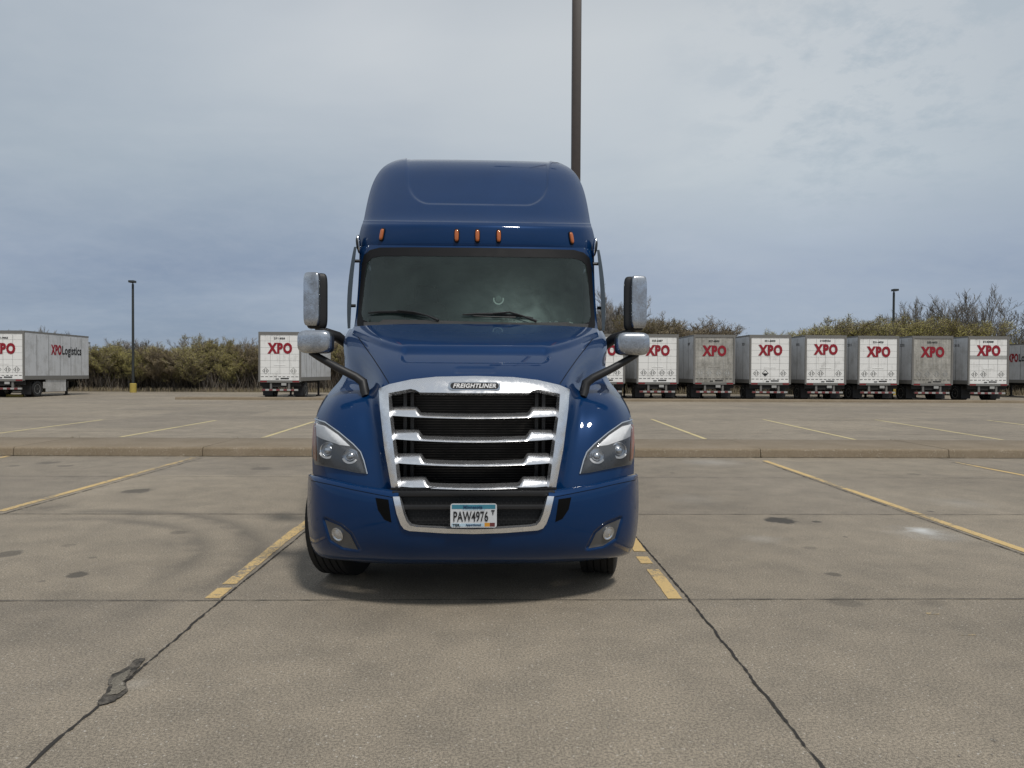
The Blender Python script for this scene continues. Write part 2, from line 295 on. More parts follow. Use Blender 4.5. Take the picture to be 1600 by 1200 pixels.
# ------------------------------------------------------------------ mesh helpers
class MB:
    def __init__(s): s.v = []; s.f = []; s.m = []
    def add(s, vs, fs, mi=0):
        k = len(s.v); s.v += [tuple(v) for v in vs]; s.f += [tuple(i+k for i in f) for f in fs]; s.m += [mi]*len(fs); return s
    def box(s, x0, x1, y0, y1, z0, z1, mi=0, M=None):
        vs = [(x, y, z) for z in (z0, z1) for y in (y0, y1) for x in (x0, x1)]
        if M: vs = [M @ Vector(v) for v in vs]
        return s.add(vs, [(0, 2, 3, 1), (4, 5, 7, 6), (0, 1, 5, 4), (2, 6, 7, 3), (0, 4, 6, 2), (1, 3, 7, 5)], mi)
    def tube(s, pts, rads, n=8, mi=0, cap=True):
        pts = [Vector(p) for p in pts]
        if not hasattr(rads, '__len__'): rads = [rads]*len(pts)
        vs = []; fs = []
        for i, p in enumerate(pts):
            d = (pts[min(i+1, len(pts)-1)]-pts[max(i-1, 0)]).normalized()
            a = d.orthogonal().normalized() if i == 0 else (a-d*a.dot(d)).normalized()
            b = d.cross(a)
            for k in range(n):
                t = 2*math.pi*k/n; vs.append(p+(a*math.cos(t)+b*math.sin(t))*rads[i])
        for i in range(len(pts)-1):
            for k in range(n):
                fs.append((i*n+k, i*n+(k+1) % n, (i+1)*n+(k+1) % n, (i+1)*n+k))
        if cap: fs.append(tuple(range(n-1, -1, -1))); fs.append(tuple((len(pts)-1)*n+k for k in range(n)))
        return s.add(vs, fs, mi)
    def lathe(s, prof, n=40, M=None, mi=0):          # prof: (x, r) around the X axis
        vs = []; fs = []
        for i, (x, r) in enumerate(prof):
            for k in range(n):
                t = 2*math.pi*k/n; v = Vector((x, r*math.cos(t), r*math.sin(t))); vs.append(M @ v if M else v)
        for i in range(len(prof)-1):
            for k in range(n): fs.append((i*n+k, (i+1)*n+k, (i+1)*n+(k+1) % n, i*n+(k+1) % n))
        fs.append(tuple(range(n))); fs.append(tuple((len(prof)-1)*n+k for k in range(n-1, -1, -1)))
        return s.add(vs, fs, mi)
    def sup(s, c, r, e1=.35, e2=.35, n=24, M=None, mi=0):   # rounded block
        sg = lambda v, p: math.copysign(abs(v)**p, v)
        vs = []; fs = []
        for i in range(n+1):
            a = -math.pi/2+math.pi*i/n
            for k in range(2*n):
                b = 2*math.pi*k/(2*n)
                v = Vector((r[0]*sg(math.cos(a), e1)*sg(math.cos(b), e2), r[1]*sg(math.cos(a), e1)*sg(math.sin(b), e2), r[2]*sg(math.sin(a), e1)))
                if M: v = M @ v
                vs.append(v+Vector(c))
        m = 2*n
        for i in range(n):
            for k in range(m): fs.append((i*m+k, i*m+(k+1) % m, (i+1)*m+(k+1) % m, (i+1)*m+k))
        return s.add(vs, fs, mi)
    def prism(s, poly, y0, y1, mi=0):                 # poly in (x, z), extruded along y
        n = len(poly); vs = [(x, y0, z) for x, z in poly]+[(x, y1, z) for x, z in poly]
        fs = [tuple(range(n)), tuple(range(2*n-1, n-1, -1))]+[(i, i+n, (i+1) % n+n, (i+1) % n) for i in range(n)]
        return s.add(vs, fs, mi)
    def build(s, name, mats, parent=None, smooth=40, bevel=0, fixn=True):
        me = bpy.data.meshes.new(name); me.from_pydata(s.v, [], s.f)
        for m in (mats if isinstance(mats, (list, tuple)) else [mats]): me.materials.append(m)
        me.polygons.foreach_set('material_index', s.m)
        if bevel or fixn:
            b = bmesh.new(); b.from_mesh(me)
            if fixn: bmesh.ops.recalc_face_normals(b, faces=b.faces)
            if bevel: bmesh.ops.bevel(b, geom=[e for e in b.edges if len(e.link_faces) == 2 and e.calc_face_angle(0) > .6], offset=bevel, segments=2, affect='EDGES', profile=.5)
            b.to_mesh(me); b.free()
        if smooth:
            me.polygons.foreach_set('use_smooth', [True]*len(me.polygons)); me.set_sharp_from_angle(angle=R(smooth))
        me.update()
        return link(name, me, parent)
def link(name, me, parent=None):
    o = bpy.data.objects.new(name, me); col.objects.link(o)
    if parent: o.parent = parent
    return o
def tag(o, label=None, cat=None, group=None, kind=None):
    if label: o['label'] = label
    if cat: o['category'] = cat
    if group: o['group'] = group
    if kind: o['kind'] = kind
    return o
def empty(name, loc, rz=0):
    o = bpy.data.objects.new(name, None); col.objects.link(o); o.location = loc; o.rotation_euler = (0, 0, rz); o.empty_display_size = .2; return o
_tx = {}
def text(name, s, size, m, parent, loc, w=None, bold=.0, shear=0, M=None, thick=.002):
    key = (s, size, bold, shear, thick)
    if key not in _tx:
        c = bpy.data.curves.new('lettering', 'FONT'); c.body = s; c.size = size; c.align_x = 'CENTER'; c.align_y = 'CENTER'
        c.offset = bold*size; c.space_character = 1+bold*2.6; c.shear = shear; c.extrude = thick; c.resolution_u = 3
        o = bpy.data.objects.new('lettering', c); col.objects.link(o)
        dg = bpy.context.evaluated_depsgraph_get(); me = bpy.data.meshes.new_from_object(o.evaluated_get(dg))
        bpy.data.objects.remove(o); _tx[key] = me
    me = _tx[key].copy()
    xs = [v.co.x for v in me.vertices]; ys = [v.co.y for v in me.vertices]
    sx = w/(max(xs)-min(xs)) if w else 1
    mx_, my_ = (max(xs)+min(xs))/2, (max(ys)+min(ys))/2
    M = M or Matrix.Rotation(R(90), 3, 'X')
    for v in me.vertices: v.co = M @ Vector(((v.co.x-mx_)*sx, v.co.y-my_, v.co.z))+Vector(loc)
    me.materials.clear(); me.materials.append(m)
    return link(name, me, parent)

# ------------------------------------------------------------------ ground, parking lot, kerbs, markings
def sheet(name, x0, x1, y0, y1, z, m):
    o = MB().add([(x0, y0, z), (x1, y0, z), (x1, y1, z), (x0, y1, z)], [(0, 1, 2, 3)]).build(name, m, smooth=0, fixn=False)
    return tag(o, kind='structure')
sheet('ground', -900, 900, -300, 1800, -.004, M_soil)
sheet('parking_lot', -120, 120, -40, 58, 0, M_conc)
rnd = random.Random(5)
def kerb(name, x0, x1, y0, y1, h, joints):
    mb = MB(); n = 5; r = .05
    prof = [(y0, 0), (y0+.015, h-r)]+[(y0+.015+r*(1-math.cos(a)), h-r+r*math.sin(a)) for a in [R(90)*i/n for i in range(1, n+1)]]
    prof += [(y1-r, h), (y1, h-r), (y1, 0)]
    xs = [x0]+sorted(joints)+[x1]
    for a, b in zip(xs, xs[1:]):
        k = max(2, int((b-a)/.25)); st = [a+.008+(b-a-.016)*i/k for i in range(k+1)]
        vs = []; fs = []; m_ = len(prof)
        for x in st:
            j = rnd.uniform(-.006, .006)
            vs += [(x, y+(j if z > 0 and y < y0+.2 else 0), z+(rnd.uniform(-.003, .003) if z > .05 else 0)) for y, z in prof]
        for i in range(k):
            for q in range(m_-1): fs.append((i*m_+q, (i+1)*m_+q, (i+1)*m_+q+1, i*m_+q+1))
        fs += [tuple(range(m_)), tuple(range(k*m_+m_-1, k*m_-1, -1))]
        mb.add(vs, fs)
    return tag(mb.build(name, M_kerb, smooth=50), kind='structure')
KY = G(742, 714).y
js = [AT(q, KY) for q in (20, 316, 607, 898, 1190, 1485)]
stp = (js[4]-js[1])/3
kerb('kerb', -45, 45, KY, KY+2.05, .175, [js[0]-stp*i for i in range(1, 7)]+js+[js[5]+stp*i for i in range(1, 7)])
kerb('far_kerb', AT(285, 43), 70, 42.0, 42.9, .15, [AT(1543, 42)])
def ribbon(mb, pts, w, z=.004, jit=0, seg=.06, wj=0, rr=None):
    rr = rr or rnd
    P = [Vector((p[0], p[1], 0)) for p in pts]; L = []
    for a, b in zip(P, P[1:]):
        n = max(1, int((b-a).length/seg)); L += [a.lerp(b, i/n) for i in range(n)]
    L.append(P[-1]); vs = []; fs = []; off = 0
    for i, p in enumerate(L):
        d = (L[min(i+1, len(L)-1)]-L[max(i-1, 0)]).normalized(); nrm = Vector((-d.y, d.x, 0))
        off = off*.8+rr.uniform(-jit, jit); ww = w*(1+rr.uniform(-wj, wj))/2
        vs += [(p+nrm*(off+ww)).to_tuple()[:2]+(z,), (p+nrm*(off-ww)).to_tuple()[:2]+(z,)]
        if i: fs.append((2*i-2, 2*i, 2*i+1, 2*i-1))
    mb.add(vs, fs)
def line_obj(name, pts, w, m, z=.004, **k):
    mb = MB(); ribbon(mb, pts, w, z, **k); return tag(mb.build(name, m, smooth=0, fixn=False), kind='structure')
# yellow bay lines
for a, b in (((332, 935), (352, 919)), ((358, 913), (468, 824)), ((452, 838), (600, 725)), ((0, 799), (304, 715)), ((-180, 757), (24, 710)), ((1195, 720), (1610, 864)), ((1490, 722), (1800, 781))):
    line_obj('bay_line', [G(*a), G(*b)], .105, M_yel, z=.0045 if a[0] == 452 else .004, jit=.001, wj=.05)
for a, b in (((1055, 936), (1020, 890)), ((1011, 881), (1003, 870)), ((1000, 862), (985, 838)), ((990, 845), (880, 725))):
    line_obj('bay_line', [G(*a), G(*b)], .105, M_yel, z=.0045 if a[0] == 990 else .004, jit=.001, wj=.05)
for a, b in (((-20, 679.5), (160, 656)), ((188, 683), (337, 657)), ((411, 684), (490, 659)), ((1018, 655), (1102, 686)), ((1193, 655.5), (1336, 687)), ((1368, 656), (1567, 687.5)), ((1542, 656.5), (1720, 679))):
    line_obj('bay_line', [G(*a), G(*b)], .11, M_yelf)
y = G(776, 655).y
line_obj('lot_line', [(-40, y), (40, y)], .07, M_yelg, seg=.5)
y2 = G(776, 938).y
line_obj('lot_line', [G(1448, 959), G(1467, 959)], .03, M_yel, z=.002); line_obj('lot_line', [G(1499, 992), G(1524, 992)], .02, M_yel, z=.002)
# joints between the slabs
mb = MB()
for a, b, w, j in (((347, 937), (36, 1204), .0125, .005), ((347, 937), (600, 731), .012, .002), ((1077, 937), (1295, 1212), .0115, .004), ((1077, 937), (890, 718), .012, .002),
                   ((316, 716), (-100, 833), .012, .002), ((1192, 722), (1640, 882), .012, .002)):
    ribbon(mb, [G(*a), G(*b)], w, .0065, j, .03, .7)
tag(mb.build('paving_joint', M_crack, smooth=0, fixn=False), kind='structure')
mb = MB()
for yy, w, j in ((y2, .009, .0025), (G(776, 804).y, .012, .002), (G(776, 746).y, .010, .002), (G(776, 1120).y*0+1.2, .012, .002)):
    ribbon(mb, [(-14, yy), (16, yy)], w, .0065, j, .08, .5)
for xx in (-9.7, 8.8, -13.5, 12.6): ribbon(mb, [(xx, 1), (xx, KY)], .012, .007, .002, .2, .4)
for yy in (19.5, 25.9, 31, 36.5): ribbon(mb, [(-45, yy), (45, yy)], .02, .0065, .002, .5, .4)
tag(mb.build('paving_seam', mat('seam_dirt', (.07, .062, .052), .9), smooth=0, fixn=False), kind='structure')
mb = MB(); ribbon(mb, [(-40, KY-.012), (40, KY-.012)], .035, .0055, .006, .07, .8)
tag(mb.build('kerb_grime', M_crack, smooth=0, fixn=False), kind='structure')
mb = MB()
for i in range(420):
    x = rnd.choice((rnd.uniform(-14, 14), rnd.choice(js)+rnd.gauss(0, .12))); y_ = KY-.01+rnd.choice((0, 0, 1.98))+rnd.gauss(0, .015); z = .17 if y_ > KY+1 else .0; h = rnd.uniform(.01, .05)
    a = rnd.uniform(0, 3.1); mb.add([(x-.004*math.cos(a), y_-.004*math.sin(a), z), (x+.004*math.cos(a), y_+.004*math.sin(a), z), (x+rnd.gauss(0, .03), y_+rnd.gauss(0, .02), z+h)], [(0, 1, 2)])
tag(mb.build('dry_weeds', mat('weed_straw', (.16, .14, .07), .9), smooth=0, fixn=False), 'sparse dry weeds along the long concrete kerb', 'weeds', kind='stuff')
def gpoly(name, pts, m, z):
    vs = []
    for i, p in enumerate(pts):
        a = G(*p); b = G(*pts[(i+1) % len(pts)])
        for k in range(5):
            q = a.lerp(b, k/5); vs.append((q.x+rnd.uniform(-.006, .006), q.y+rnd.uniform(-.006, .006), z))
    return tag(MB().add(vs, [tuple(range(len(vs)))]).build(name, m, smooth=0), kind='structure')
gpoly('paving_hole', [(228, 1030), (212, 1032), (200, 1044), (176, 1056), (169, 1066), (170, 1076), (160, 1092), (150, 1102), (160, 1104), (180, 1097), (200, 1082), (196, 1068), (208, 1056), (217, 1043)], M_patch, .009)
gpoly('paving_hole', [(206, 1047), (198, 1051), (182, 1060), (173, 1068), (175, 1079), (166, 1090), (184, 1088), (196, 1080), (193, 1068), (201, 1058)], mat('exposed_aggregate', fn=lambda t, b: concrete(t, b, (.20, .18, .145), False)), .013)
# grit and small stones, loose on the slabs
mb = MB()
for i in range(260):
    px, py = rnd.uniform(0, 1600), rnd.uniform(740, 1195)
    if 470 < px < 1010 and py < 930: continue
    p = G(px, py); r = rnd.uniform(.002, .0055)
    mb.sup((p.x, p.y, r*.6), (r, r*rnd.uniform(.6, 1), r*.7), .9, .9, 3)
tag(mb.build('grit', mat('pale_grit', (.33, .30, .26), .9), fixn=False), 'fine pale grit scattered loose over the concrete', 'grit', kind='stuff')

# ------------------------------------------------------------------ THE BLUE TRUCK
# Truck space: x to the picture's right, y backwards from the bumper, z up; V() turns a front-elevation reading (h, py) taken at
# depth Y into a real point, so every panel gets its own distance and size.
D0 = 4.7
truck = empty('semi_truck', (-.148, D0, 0), R(1.2))
tag(truck, 'blue semi truck with chrome grille parked facing forward', 'truck')
def V(h, py, Y): D = D0+Y; return Vector((h*D/F, Y, CAMH+(583-py)*D/F))
def bsp(n):
    t = np.linspace(0, 1, n, endpoint=False)[:, None]
    return np.concatenate([(1-t)**3, 3*t**3-6*t**2+4, -3*t**3+3*t**2+3*t+1, t**3], 1)/6
def axis_eval(P, n):                         # P (k, ..., 3) cubic B-spline, ends met exactly
    P = np.concatenate([2*P[:1]-P[1:2], P, 2*P[-1:]-P[-2:-1]], 0); B = bsp(n); o = []
    for i in range(P.shape[0]-3): o.append(np.tensordot(B, P[i:i+4], (1, 0)))
    o.append(((P[-2]*4+P[-3]+P[-1])/6)[None])
    return np.concatenate(o, 0)
def patch(rows, nr, nc):
    A = np.array([[V(*c)[:] for c in r] for r in rows])            # rows x cols x 3, cols from the middle outwards
    L = A[:, :0:-1].copy(); L[..., 0] *= -1
    A = np.concatenate([L, A], 1)
    S = axis_eval(A, nr); S = np.swapaxes(axis_eval(np.swapaxes(S, 0, 1), nc), 0, 1)
    return S
def proj(S):
    D = S[..., 1]+D0; return S[..., 0]*F/D, 583-(S[..., 2]-CAMH)*F/D
def normals(S):
    du = np.gradient(S, axis=0); dv = np.gradient(S, axis=1); n = np.cross(dv, du); n /= np.linalg.norm(n, axis=-1, keepdims=True)+1e-9
    s = np.sign(-n[..., 1].mean()); return n*s
def sst(x): x = np.clip(x, 0, 1); return x*x*(3-2*x)
def rbox(h, py, h1, y0, y1, r):              # signed distance to a rounded box |h|<h1, y0<py<y1
    qx = np.abs(h)-h1+r; qy = np.abs(py-(y0+y1)/2)-(y1-y0)/2+r
    return np.hypot(np.maximum(qx, 0), np.maximum(qy, 0))+np.minimum(np.maximum(qx, qy), 0)-r
def pdist(h, py, poly):                      # signed distance to a polygon (negative inside)
    P = np.array(poly, float); d = np.full(h.shape, 1e9); ins = np.zeros(h.shape, bool)
    for i in range(len(P)):
        a = P[i]; b = P[(i+1) % len(P)]; e = b-a
        t = np.clip(((h-a[0])*e[0]+(py-a[1])*e[1])/(e@e), 0, 1)
        d = np.minimum(d, np.hypot(h-a[0]-t*e[0], py-a[1]-t*e[1]))
        with np.errstate(divide='ignore', invalid='ignore'):
            c = ((a[1] > py) != (b[1] > py)) & (h < (b[0]-a[0])*(py-a[1])/(b[1]-a[1]+1e-12)+a[0])
        ins ^= c
    return np.where(ins, -d, d)
def sym(poly): return [(h, y) for h, y in poly]+[(-h, y) for h, y in reversed(poly) if abs(h) > 1e-6]
def grid_mesh(S, name, m, parent, holes=(), back=None, top=False):
    h, py = proj(S); nr, nc = S.shape[:2]
    vs = S.reshape(-1, 3).tolist(); fs = []
    hc = (h[:-1, :-1]+h[1:, 1:])/2; pc = (py[:-1, :-1]+py[1:, 1:])/2; dead = np.zeros(hc.shape, bool)
    for poly in holes: dead |= pdist(hc, pc, poly) < 0
    for i in range(nr-1):
        for j in range(nc-1):
            if not dead[i, j]: fs.append((i*nc+j, i*nc+j+1, (i+1)*nc+j+1, (i+1)*nc+j))
    if back:                                 # run the outer edge backwards: panel sides with real depth
        edge = [i*nc for i in range(nr)]
        if top: edge = edge+[(nr-1)*nc+j for j in range(1, nc)]+[i*nc+nc-1 for i in range(nr-2, -1, -1)]; strips = [edge]
        else: strips = [edge, [i*nc+nc-1 for i in range(nr-1, -1, -1)]]
        for e in strips:
            prev = None
            for k, vi in enumerate(e):
                p = vs[vi]; q = back(p); k0 = len(vs); mid = [(p[0]+(q[0]-p[0])*f_, p[1]+(q[1]-p[1])*f_, p[2]+(q[2]-p[2])*f_) for f_ in (.15, .5, 1)]
                vs += [list(x) for x in mid]; cur = (vi, k0, k0+1, k0+2)
                if prev:
                    for q_ in range(3): fs.append((prev[q_], cur[q_], cur[q_+1], prev[q_+1]))
                prev = cur
    mb = MB(); mb.add(vs, fs); return mb.build(name, m, parent, smooth=50)
def bvh_of(S):
    nr, nc = S.shape[:2]; vs = [tuple(p) for p in S.reshape(-1, 3)]
    return BVHTree.FromPolygons(vs, [(i*nc+j, i*nc+j+1, (i+1)*nc+j+1, (i+1)*nc+j) for i in range(nr-1) for j in range(nc-1)])
EYE = Vector((0, -D0, CAMH))
def hit(bv, h, py):
    d = Vector((h/F, 1, (583-py)/F)).normalized(); p, n, _, _ = bv.ray_cast(EYE, d)
    if p is None: p, n, _, _ = bv.find_nearest(EYE+d*6.0); 
    if n.y > 0: n = -n
    return p, n
def dens(poly, sp_=3):
    o = []
    for i, a in enumerate(poly):
        b = poly[(i+1) % len(poly)]; L = math.hypot(b[0]-a[0], b[1]-a[1]); k = max(1, int(L/sp_))
        o += [(a[0]+(b[0]-a[0])*q/k, a[1]+(b[1]-a[1])*q/k) for q in range(k)]
    return o
def smooth_poly(poly, it=2):
    for _ in range(it):
        o = []
        for i, a in enumerate(poly):
            b = poly[(i+1) % len(poly)]
            o += [(a[0]*.75+b[0]*.25, a[1]*.75+b[1]*.25), (a[0]*.25+b[0]*.75, a[1]*.25+b[1]*.75)]
        poly = o
    return poly
def conform(mb, bv, poly, off=.004, thick=.012, hole=None, step=4, dome=0, mi=0):
    """plate that follows the body surface: outline poly (h, py), stands off proud by off, skirt back into the body"""
    out_ = dens(poly, 3); pts = [Vector(p) for p in out_]; edges = [(i, (i+1) % len(out_)) for i in range(len(out_))]
    n0 = len(pts)
    if hole:
        hd = dens(hole, 3); pts += [Vector(p) for p in hd]; edges += [(n0+i, n0+(i+1) % len(hd)) for i in range(len(hd))]
    xs = [p[0] for p in poly]; ys = [p[1] for p in poly]
    gx, gy = np.meshgrid(np.arange(min(xs)+step/2, max(xs), step), np.arange(min(ys)+step/2, max(ys), step))
    dd = pdist(gx, gy, poly); ok = dd < -1.4
    if hole: ok &= pdist(gx, gy, hole) > 1.4
    pts += [Vector((a, b)) for a, b in zip(gx[ok], gy[ok])]
    v2, e2, f2, *_ = delaunay_2d_cdt(pts, edges, [], 1 if True else 0, 1e-4)
    P2 = np.array([v[:] for v in v2]); ds = pdist(P2[:, 0], P2[:, 1], poly); hs = pdist(P2[:, 0], P2[:, 1], hole) if hole else None
    vs = []; mxd = max(1e-6, -ds.min())
    for i, p in enumerate(P2):
        q, n = hit(bv, p[0], p[1]); vs.append(q+n*(off+dome*math.sqrt(max(0, min(1, -ds[i]/mxd)))))
    fs = []
    for f in f2:
        c = P2[list(f)].mean(0)
        a1 = np.array([c[0]]); a2 = np.array([c[1]])
        if pdist(a1, a2, poly)[0] > 0 or (hole and pdist(a1, a2, hole)[0] < 0): continue
        f = tuple(f); nv = (vs[f[1]]-vs[f[0]]).cross(vs[f[2]]-vs[f[0]])
        if nv.dot(vs[f[0]]-EYE) > 0: f = f[::-1]
        fs.append(f)
    cnt = {}
    for f in fs:
        for a, b in zip(f, f[1:]+f[:1]): cnt.setdefault(frozenset((a, b)), []).append((a, b))
    k = len(vs); sk = {}
    for e, l in cnt.items():
        if len(l) == 1:
            a, b = l[0]
            for q in (a, b):
                if q not in sk:
                    p, n = hit(bv, *P2[q]); sk[q] = len(vs); vs.append(vs[q]-n*(thick))
            fs.append((a, sk[a], sk[b], b))
    mb.add(vs, fs, mi); return mb
def gapline(mb, bv, pts, w=1.2, off=.0015):
    L = []
    for a, b in zip(pts, pts[1:]):
        k = max(1, int(math.hypot(b[0]-a[0], b[1]-a[1])/3)); L += [(a[0]+(b[0]-a[0])*q/k, a[1]+(b[1]-a[1])*q/k) for q in range(k)]
    L.append(pts[-1]); vs = []; fs = []
    for i, p in enumerate(L):
        a = L[max(i-1, 0)]; b = L[min(i+1, len(L)-1)]; dx, dy = b[0]-a[0], b[1]-a[1]; l = math.hypot(dx, dy)+1e-9; nx, ny = -dy/l*w/2, dx/l*w/2
        for s in (1, -1):
            q, n = hit(bv, p[0]+nx*s, p[1]+ny*s); vs.append(q+n*off)
        if i: fs.append((2*i-2, 2*i-1, 2*i+1, 2*i))
    mb.add(vs, fs)
def two(f):
    for s in (1, -1): f(s)
def mir(poly, s): return [(h*s, y) for h, y in poly]

# --- hood with fenders
def zrow(hs, ps, Ys): return list(zip(hs, ps, Ys))
HR = [
 zrow((0, 60, 118, 132, 142, 170, 205, 236, 251), (775, 775, 772, 770, 768, 762, 754, 746, 741), (.10, .11, .16, .22, .27, .28, .34, .45, .62)),
 zrow((0, 60, 125, 138, 149, 174, 206, 236, 252), (725, 725, 722, 720, 718, 715, 710, 705, 700), (.12, .13, .19, .26, .34, .34, .39, .48, .66)),
 zrow((0, 60, 133, 145, 156, 178, 207, 233, 248), (675, 675, 672, 670, 668, 665, 662, 658, 655), (.17, .18, .24, .32, .44, .43, .46, .55, .75)),
 zrow((0, 60, 139, 150, 161, 180, 203, 223, 238), (634, 634, 636, 636, 634, 631, 628, 627, 632), (.22, .23, .29, .38, .56, .56, .60, .70, .88)),
 zrow((0, 60, 142, 151, 164, 180, 197, 211, 224), (603, 604, 609, 611, 611, 609, 608, 607, 611), (.26, .27, .35, .45, .72, .78, .84, .92, 1.05)),
 zrow((0, 60, 140, 152, 167, 180, 190, 200, 210), (588, 589, 595, 600, 600, 599, 597, 595, 597), (.32, .33, .42, .56, .88, .98, 1.04, 1.12, 1.22)),
 zrow((0, 65, 140, 160, 174, 184, 191, 197, 201), (565, 566, 570, 574, 577, 578, 578, 578, 579), (.55, .56, .63, .78, 1.0, 1.12, 1.22, 1.32, 1.45)),
 zrow((0, 70, 145, 170, 184, 191, 197, 202, 206), (545, 546, 549, 552, 553, 552, 550, 548, 546), (.81, .83, .92, 1.06, 1.2, 1.28, 1.36, 1.45, 1.6)),
 zrow((0, 75, 150, 178, 187, 192, 196, 201, 204), (528, 529, 530, 531, 531, 530, 529, 528, 527), (1.13, 1.15, 1.22, 1.36, 1.46, 1.52, 1.58, 1.65, 1.75)),
 zrow((0, 80, 150, 178, 186, 190, 193, 195, 197), (511, 511, 513, 515, 516, 516, 516, 516, 516), (1.62, 1.63, 1.66, 1.72, 1.76, 1.8, 1.84, 1.88, 1.95)),
]
SH = patch(HR, 18, 20); nH = normals(SH); hh, pp = proj(SH)
bul = [(0, 549), (116, 549), (124, 547.5), (146, 541), (190, 523), (190, 490), (0, 490)]
d1 = pdist(np.abs(hh), pp, [(-20, 549)]+bul[1:-1]+[(-20, 490)])
disp = .024*sst(.5-d1/6)
d2 = rbox(hh, pp, 114, 547, 566, 9); disp -= .018*sst(.5-d2/4.5)
d3 = rbox(hh, pp, 29, 574, 583, 2); disp -= .005*sst(.5-d3/1.5)
SH = SH+nH*disp[..., None]
BH = bvh_of(SH)
GR_OUT = sym([(0, 591.5), (60, 593), (97, 597), (130, 604), (145, 610), (143, 640), (136, 700), (125, 764)])
GR_IN = sym([(0, 616.5), (84, 616), (90, 612.5), (98, 611), (131, 617.5), (129, 650), (122, 705), (114, 764)])
cut = sym([(0, 605), (100, 605), (137, 613), (132, 680), (119, 768), (119, 800), (0, 800)])
def hood_back(p):
    x, y, z = p
    if z < 1.13: y1 = 1.2-math.sqrt(max(0, .63**2-(z-.5)**2)); return (x, max(y+.02, y1), z)
    if z > 1.62: return (x, max(y+.05, 2.0), z)
    return (x*(1.0), 1.95, z)
hood = grid_mesh(SH, 'hood', M_paint, truck, [cut], hood_back)
for s in (1, -1):
    mb = MB(); gapline(mb, BH, [(183*s, 528), (172*s, 543), (160*s, 559), (145*s, 581), (133*s, 600)], 1.1)
    mb.build('hood_seam', M_void, hood, fixn=False)
# --- bumper
bh = (0, 60, 118, 150, 190, 222, 242, 254, 259.5)
def brow(sc, ps, dY): return zrow([h*sc for h in bh], ps, [y_+dY for y_ in (0, .01, .05, .10, .18, .27, .36, .46, .62)])
BR = [brow(.985, (768, 768, 767, 763, 756, 749, 745, 743, 742), .10), brow(.99, (769, 769, 768, 764, 757, 750, 745, 742, 741), .055),
      brow(.995, (777, 777, 776, 772, 764, 757, 752, 749, 748), .012), brow(1, (795,)*9, 0), brow(.993, (825,)*9, .006), brow(.978, (850,)*9, .035),
      brow(.955, (868, 868, 868, 868, 868, 867, 866, 865, 864), .085), brow(.93, (879, 879, 879, 878, 877, 876, 874, 872, 870), .15), brow(.91, (882, 882, 882, 881, 879, 876, 873, 871, 869), .26)]
SB = patch(BR, 16, 20); nB = normals(SB); hb, pb = proj(SB)
FOG = [(231, 812), (207, 822), (192, 835), (180, 859), (203, 855), (222, 843)]
SLOT = [(153, 778), (133, 781), (128, 817), (139, 812), (149, 797)]
dB = .006*sst(.5-pdist(np.abs(hb), pb, [(236, 806), (205, 818), (186, 834), (172, 866), (203, 862), (228, 848)])/-6)*0
dB -= .02*sst(.5-(pdist(np.abs(hb), pb, FOG)-2.5)/3)

SB = SB+nB*dB[..., None]; BB = bvh_of(SB)
U_OUT = sym([(0, 834), (48, 832.7), (100, 829), (108, 826), (113, 819), (119, 803), (125, 777)])
U_IN = sym([(0, 827), (39, 826), (88, 823), (98, 821), (103.5, 815), (108, 804), (115, 777)])
bc = sym([(0, 760), (120, 760), (113, 803), (106, 821), (48, 829), (0, 830.5)])
def bump_back(p):
    return (p[0]*.995, p[1]+.05, p[2])
bumper = grid_mesh(SB, 'bumper', M_paint, truck, [bc], bump_back)
for s in (1, -1):
    mb = MB(); gapline(mb, BB, [(253*s, 751), (222*s, 757.5), (190*s, 765), (150*s, 773), (124*s, 778)], .9)
    mb.build('bumper_seam', M_void, bumper, fixn=False)
mb = MB()   # lower chrome surround, top left open
conform(mb, BB, [p for p in U_OUT]+[], .012, .03, hole=None) if False else None
ringp = [p for p in sym([(0, 834), (48, 832.7), (100, 829), (108, 826), (113, 819), (119, 803), (125, 777)])]
inner = [(115, 777), (108, 804), (103.5, 815), (98, 821), (88, 823), (39, 826), (0, 827), (-39, 826), (-88, 823), (-98, 821), (-103.5, 815), (-108, 804), (-115, 777)]
outer_ = [(-125, 777), (-119, 803), (-113, 819), (-108, 826), (-100, 829), (-48, 832.7), (0, 834), (48, 832.7), (100, 829), (108, 826), (113, 819), (119, 803), (125, 777)]
conform(mb, BB, inner+outer_, .012, .04)
mb.build('bumper_trim', M_chrome, bumper, smooth=35)
two(lambda s: conform(MB(), BB, mir(SLOT, s), .0015, .004).build('slot_shade_plate', M_void, bumper))  # flush black plate, paints the dark inside of the slot opening
for s in (1, -1):
    mb = MB(); conform(mb, BB, mir(FOG, s), .003, .01)
    fg = mb.build('fog_light', M_lamph, truck)
    p, n = hit(BB, 210.5*s, 834)
    q = n.to_track_quat('X', 'Z').to_matrix().to_4x4()
    MB().lathe([(-.012, .048), (.006, .048), (.010, .044), (.004, .036), (.010, .022), (.016, .0)], 28, Matrix.Translation(p+n*.004) @ q).build('lamp', M_lens, fg)
    MB().lathe([(-.005, .050), (.009, .050), (.010, .046), (.005, .0455)], 28, Matrix.Translation(p+n*.004) @ q).build('lamp_ring', M_chromec, fg)
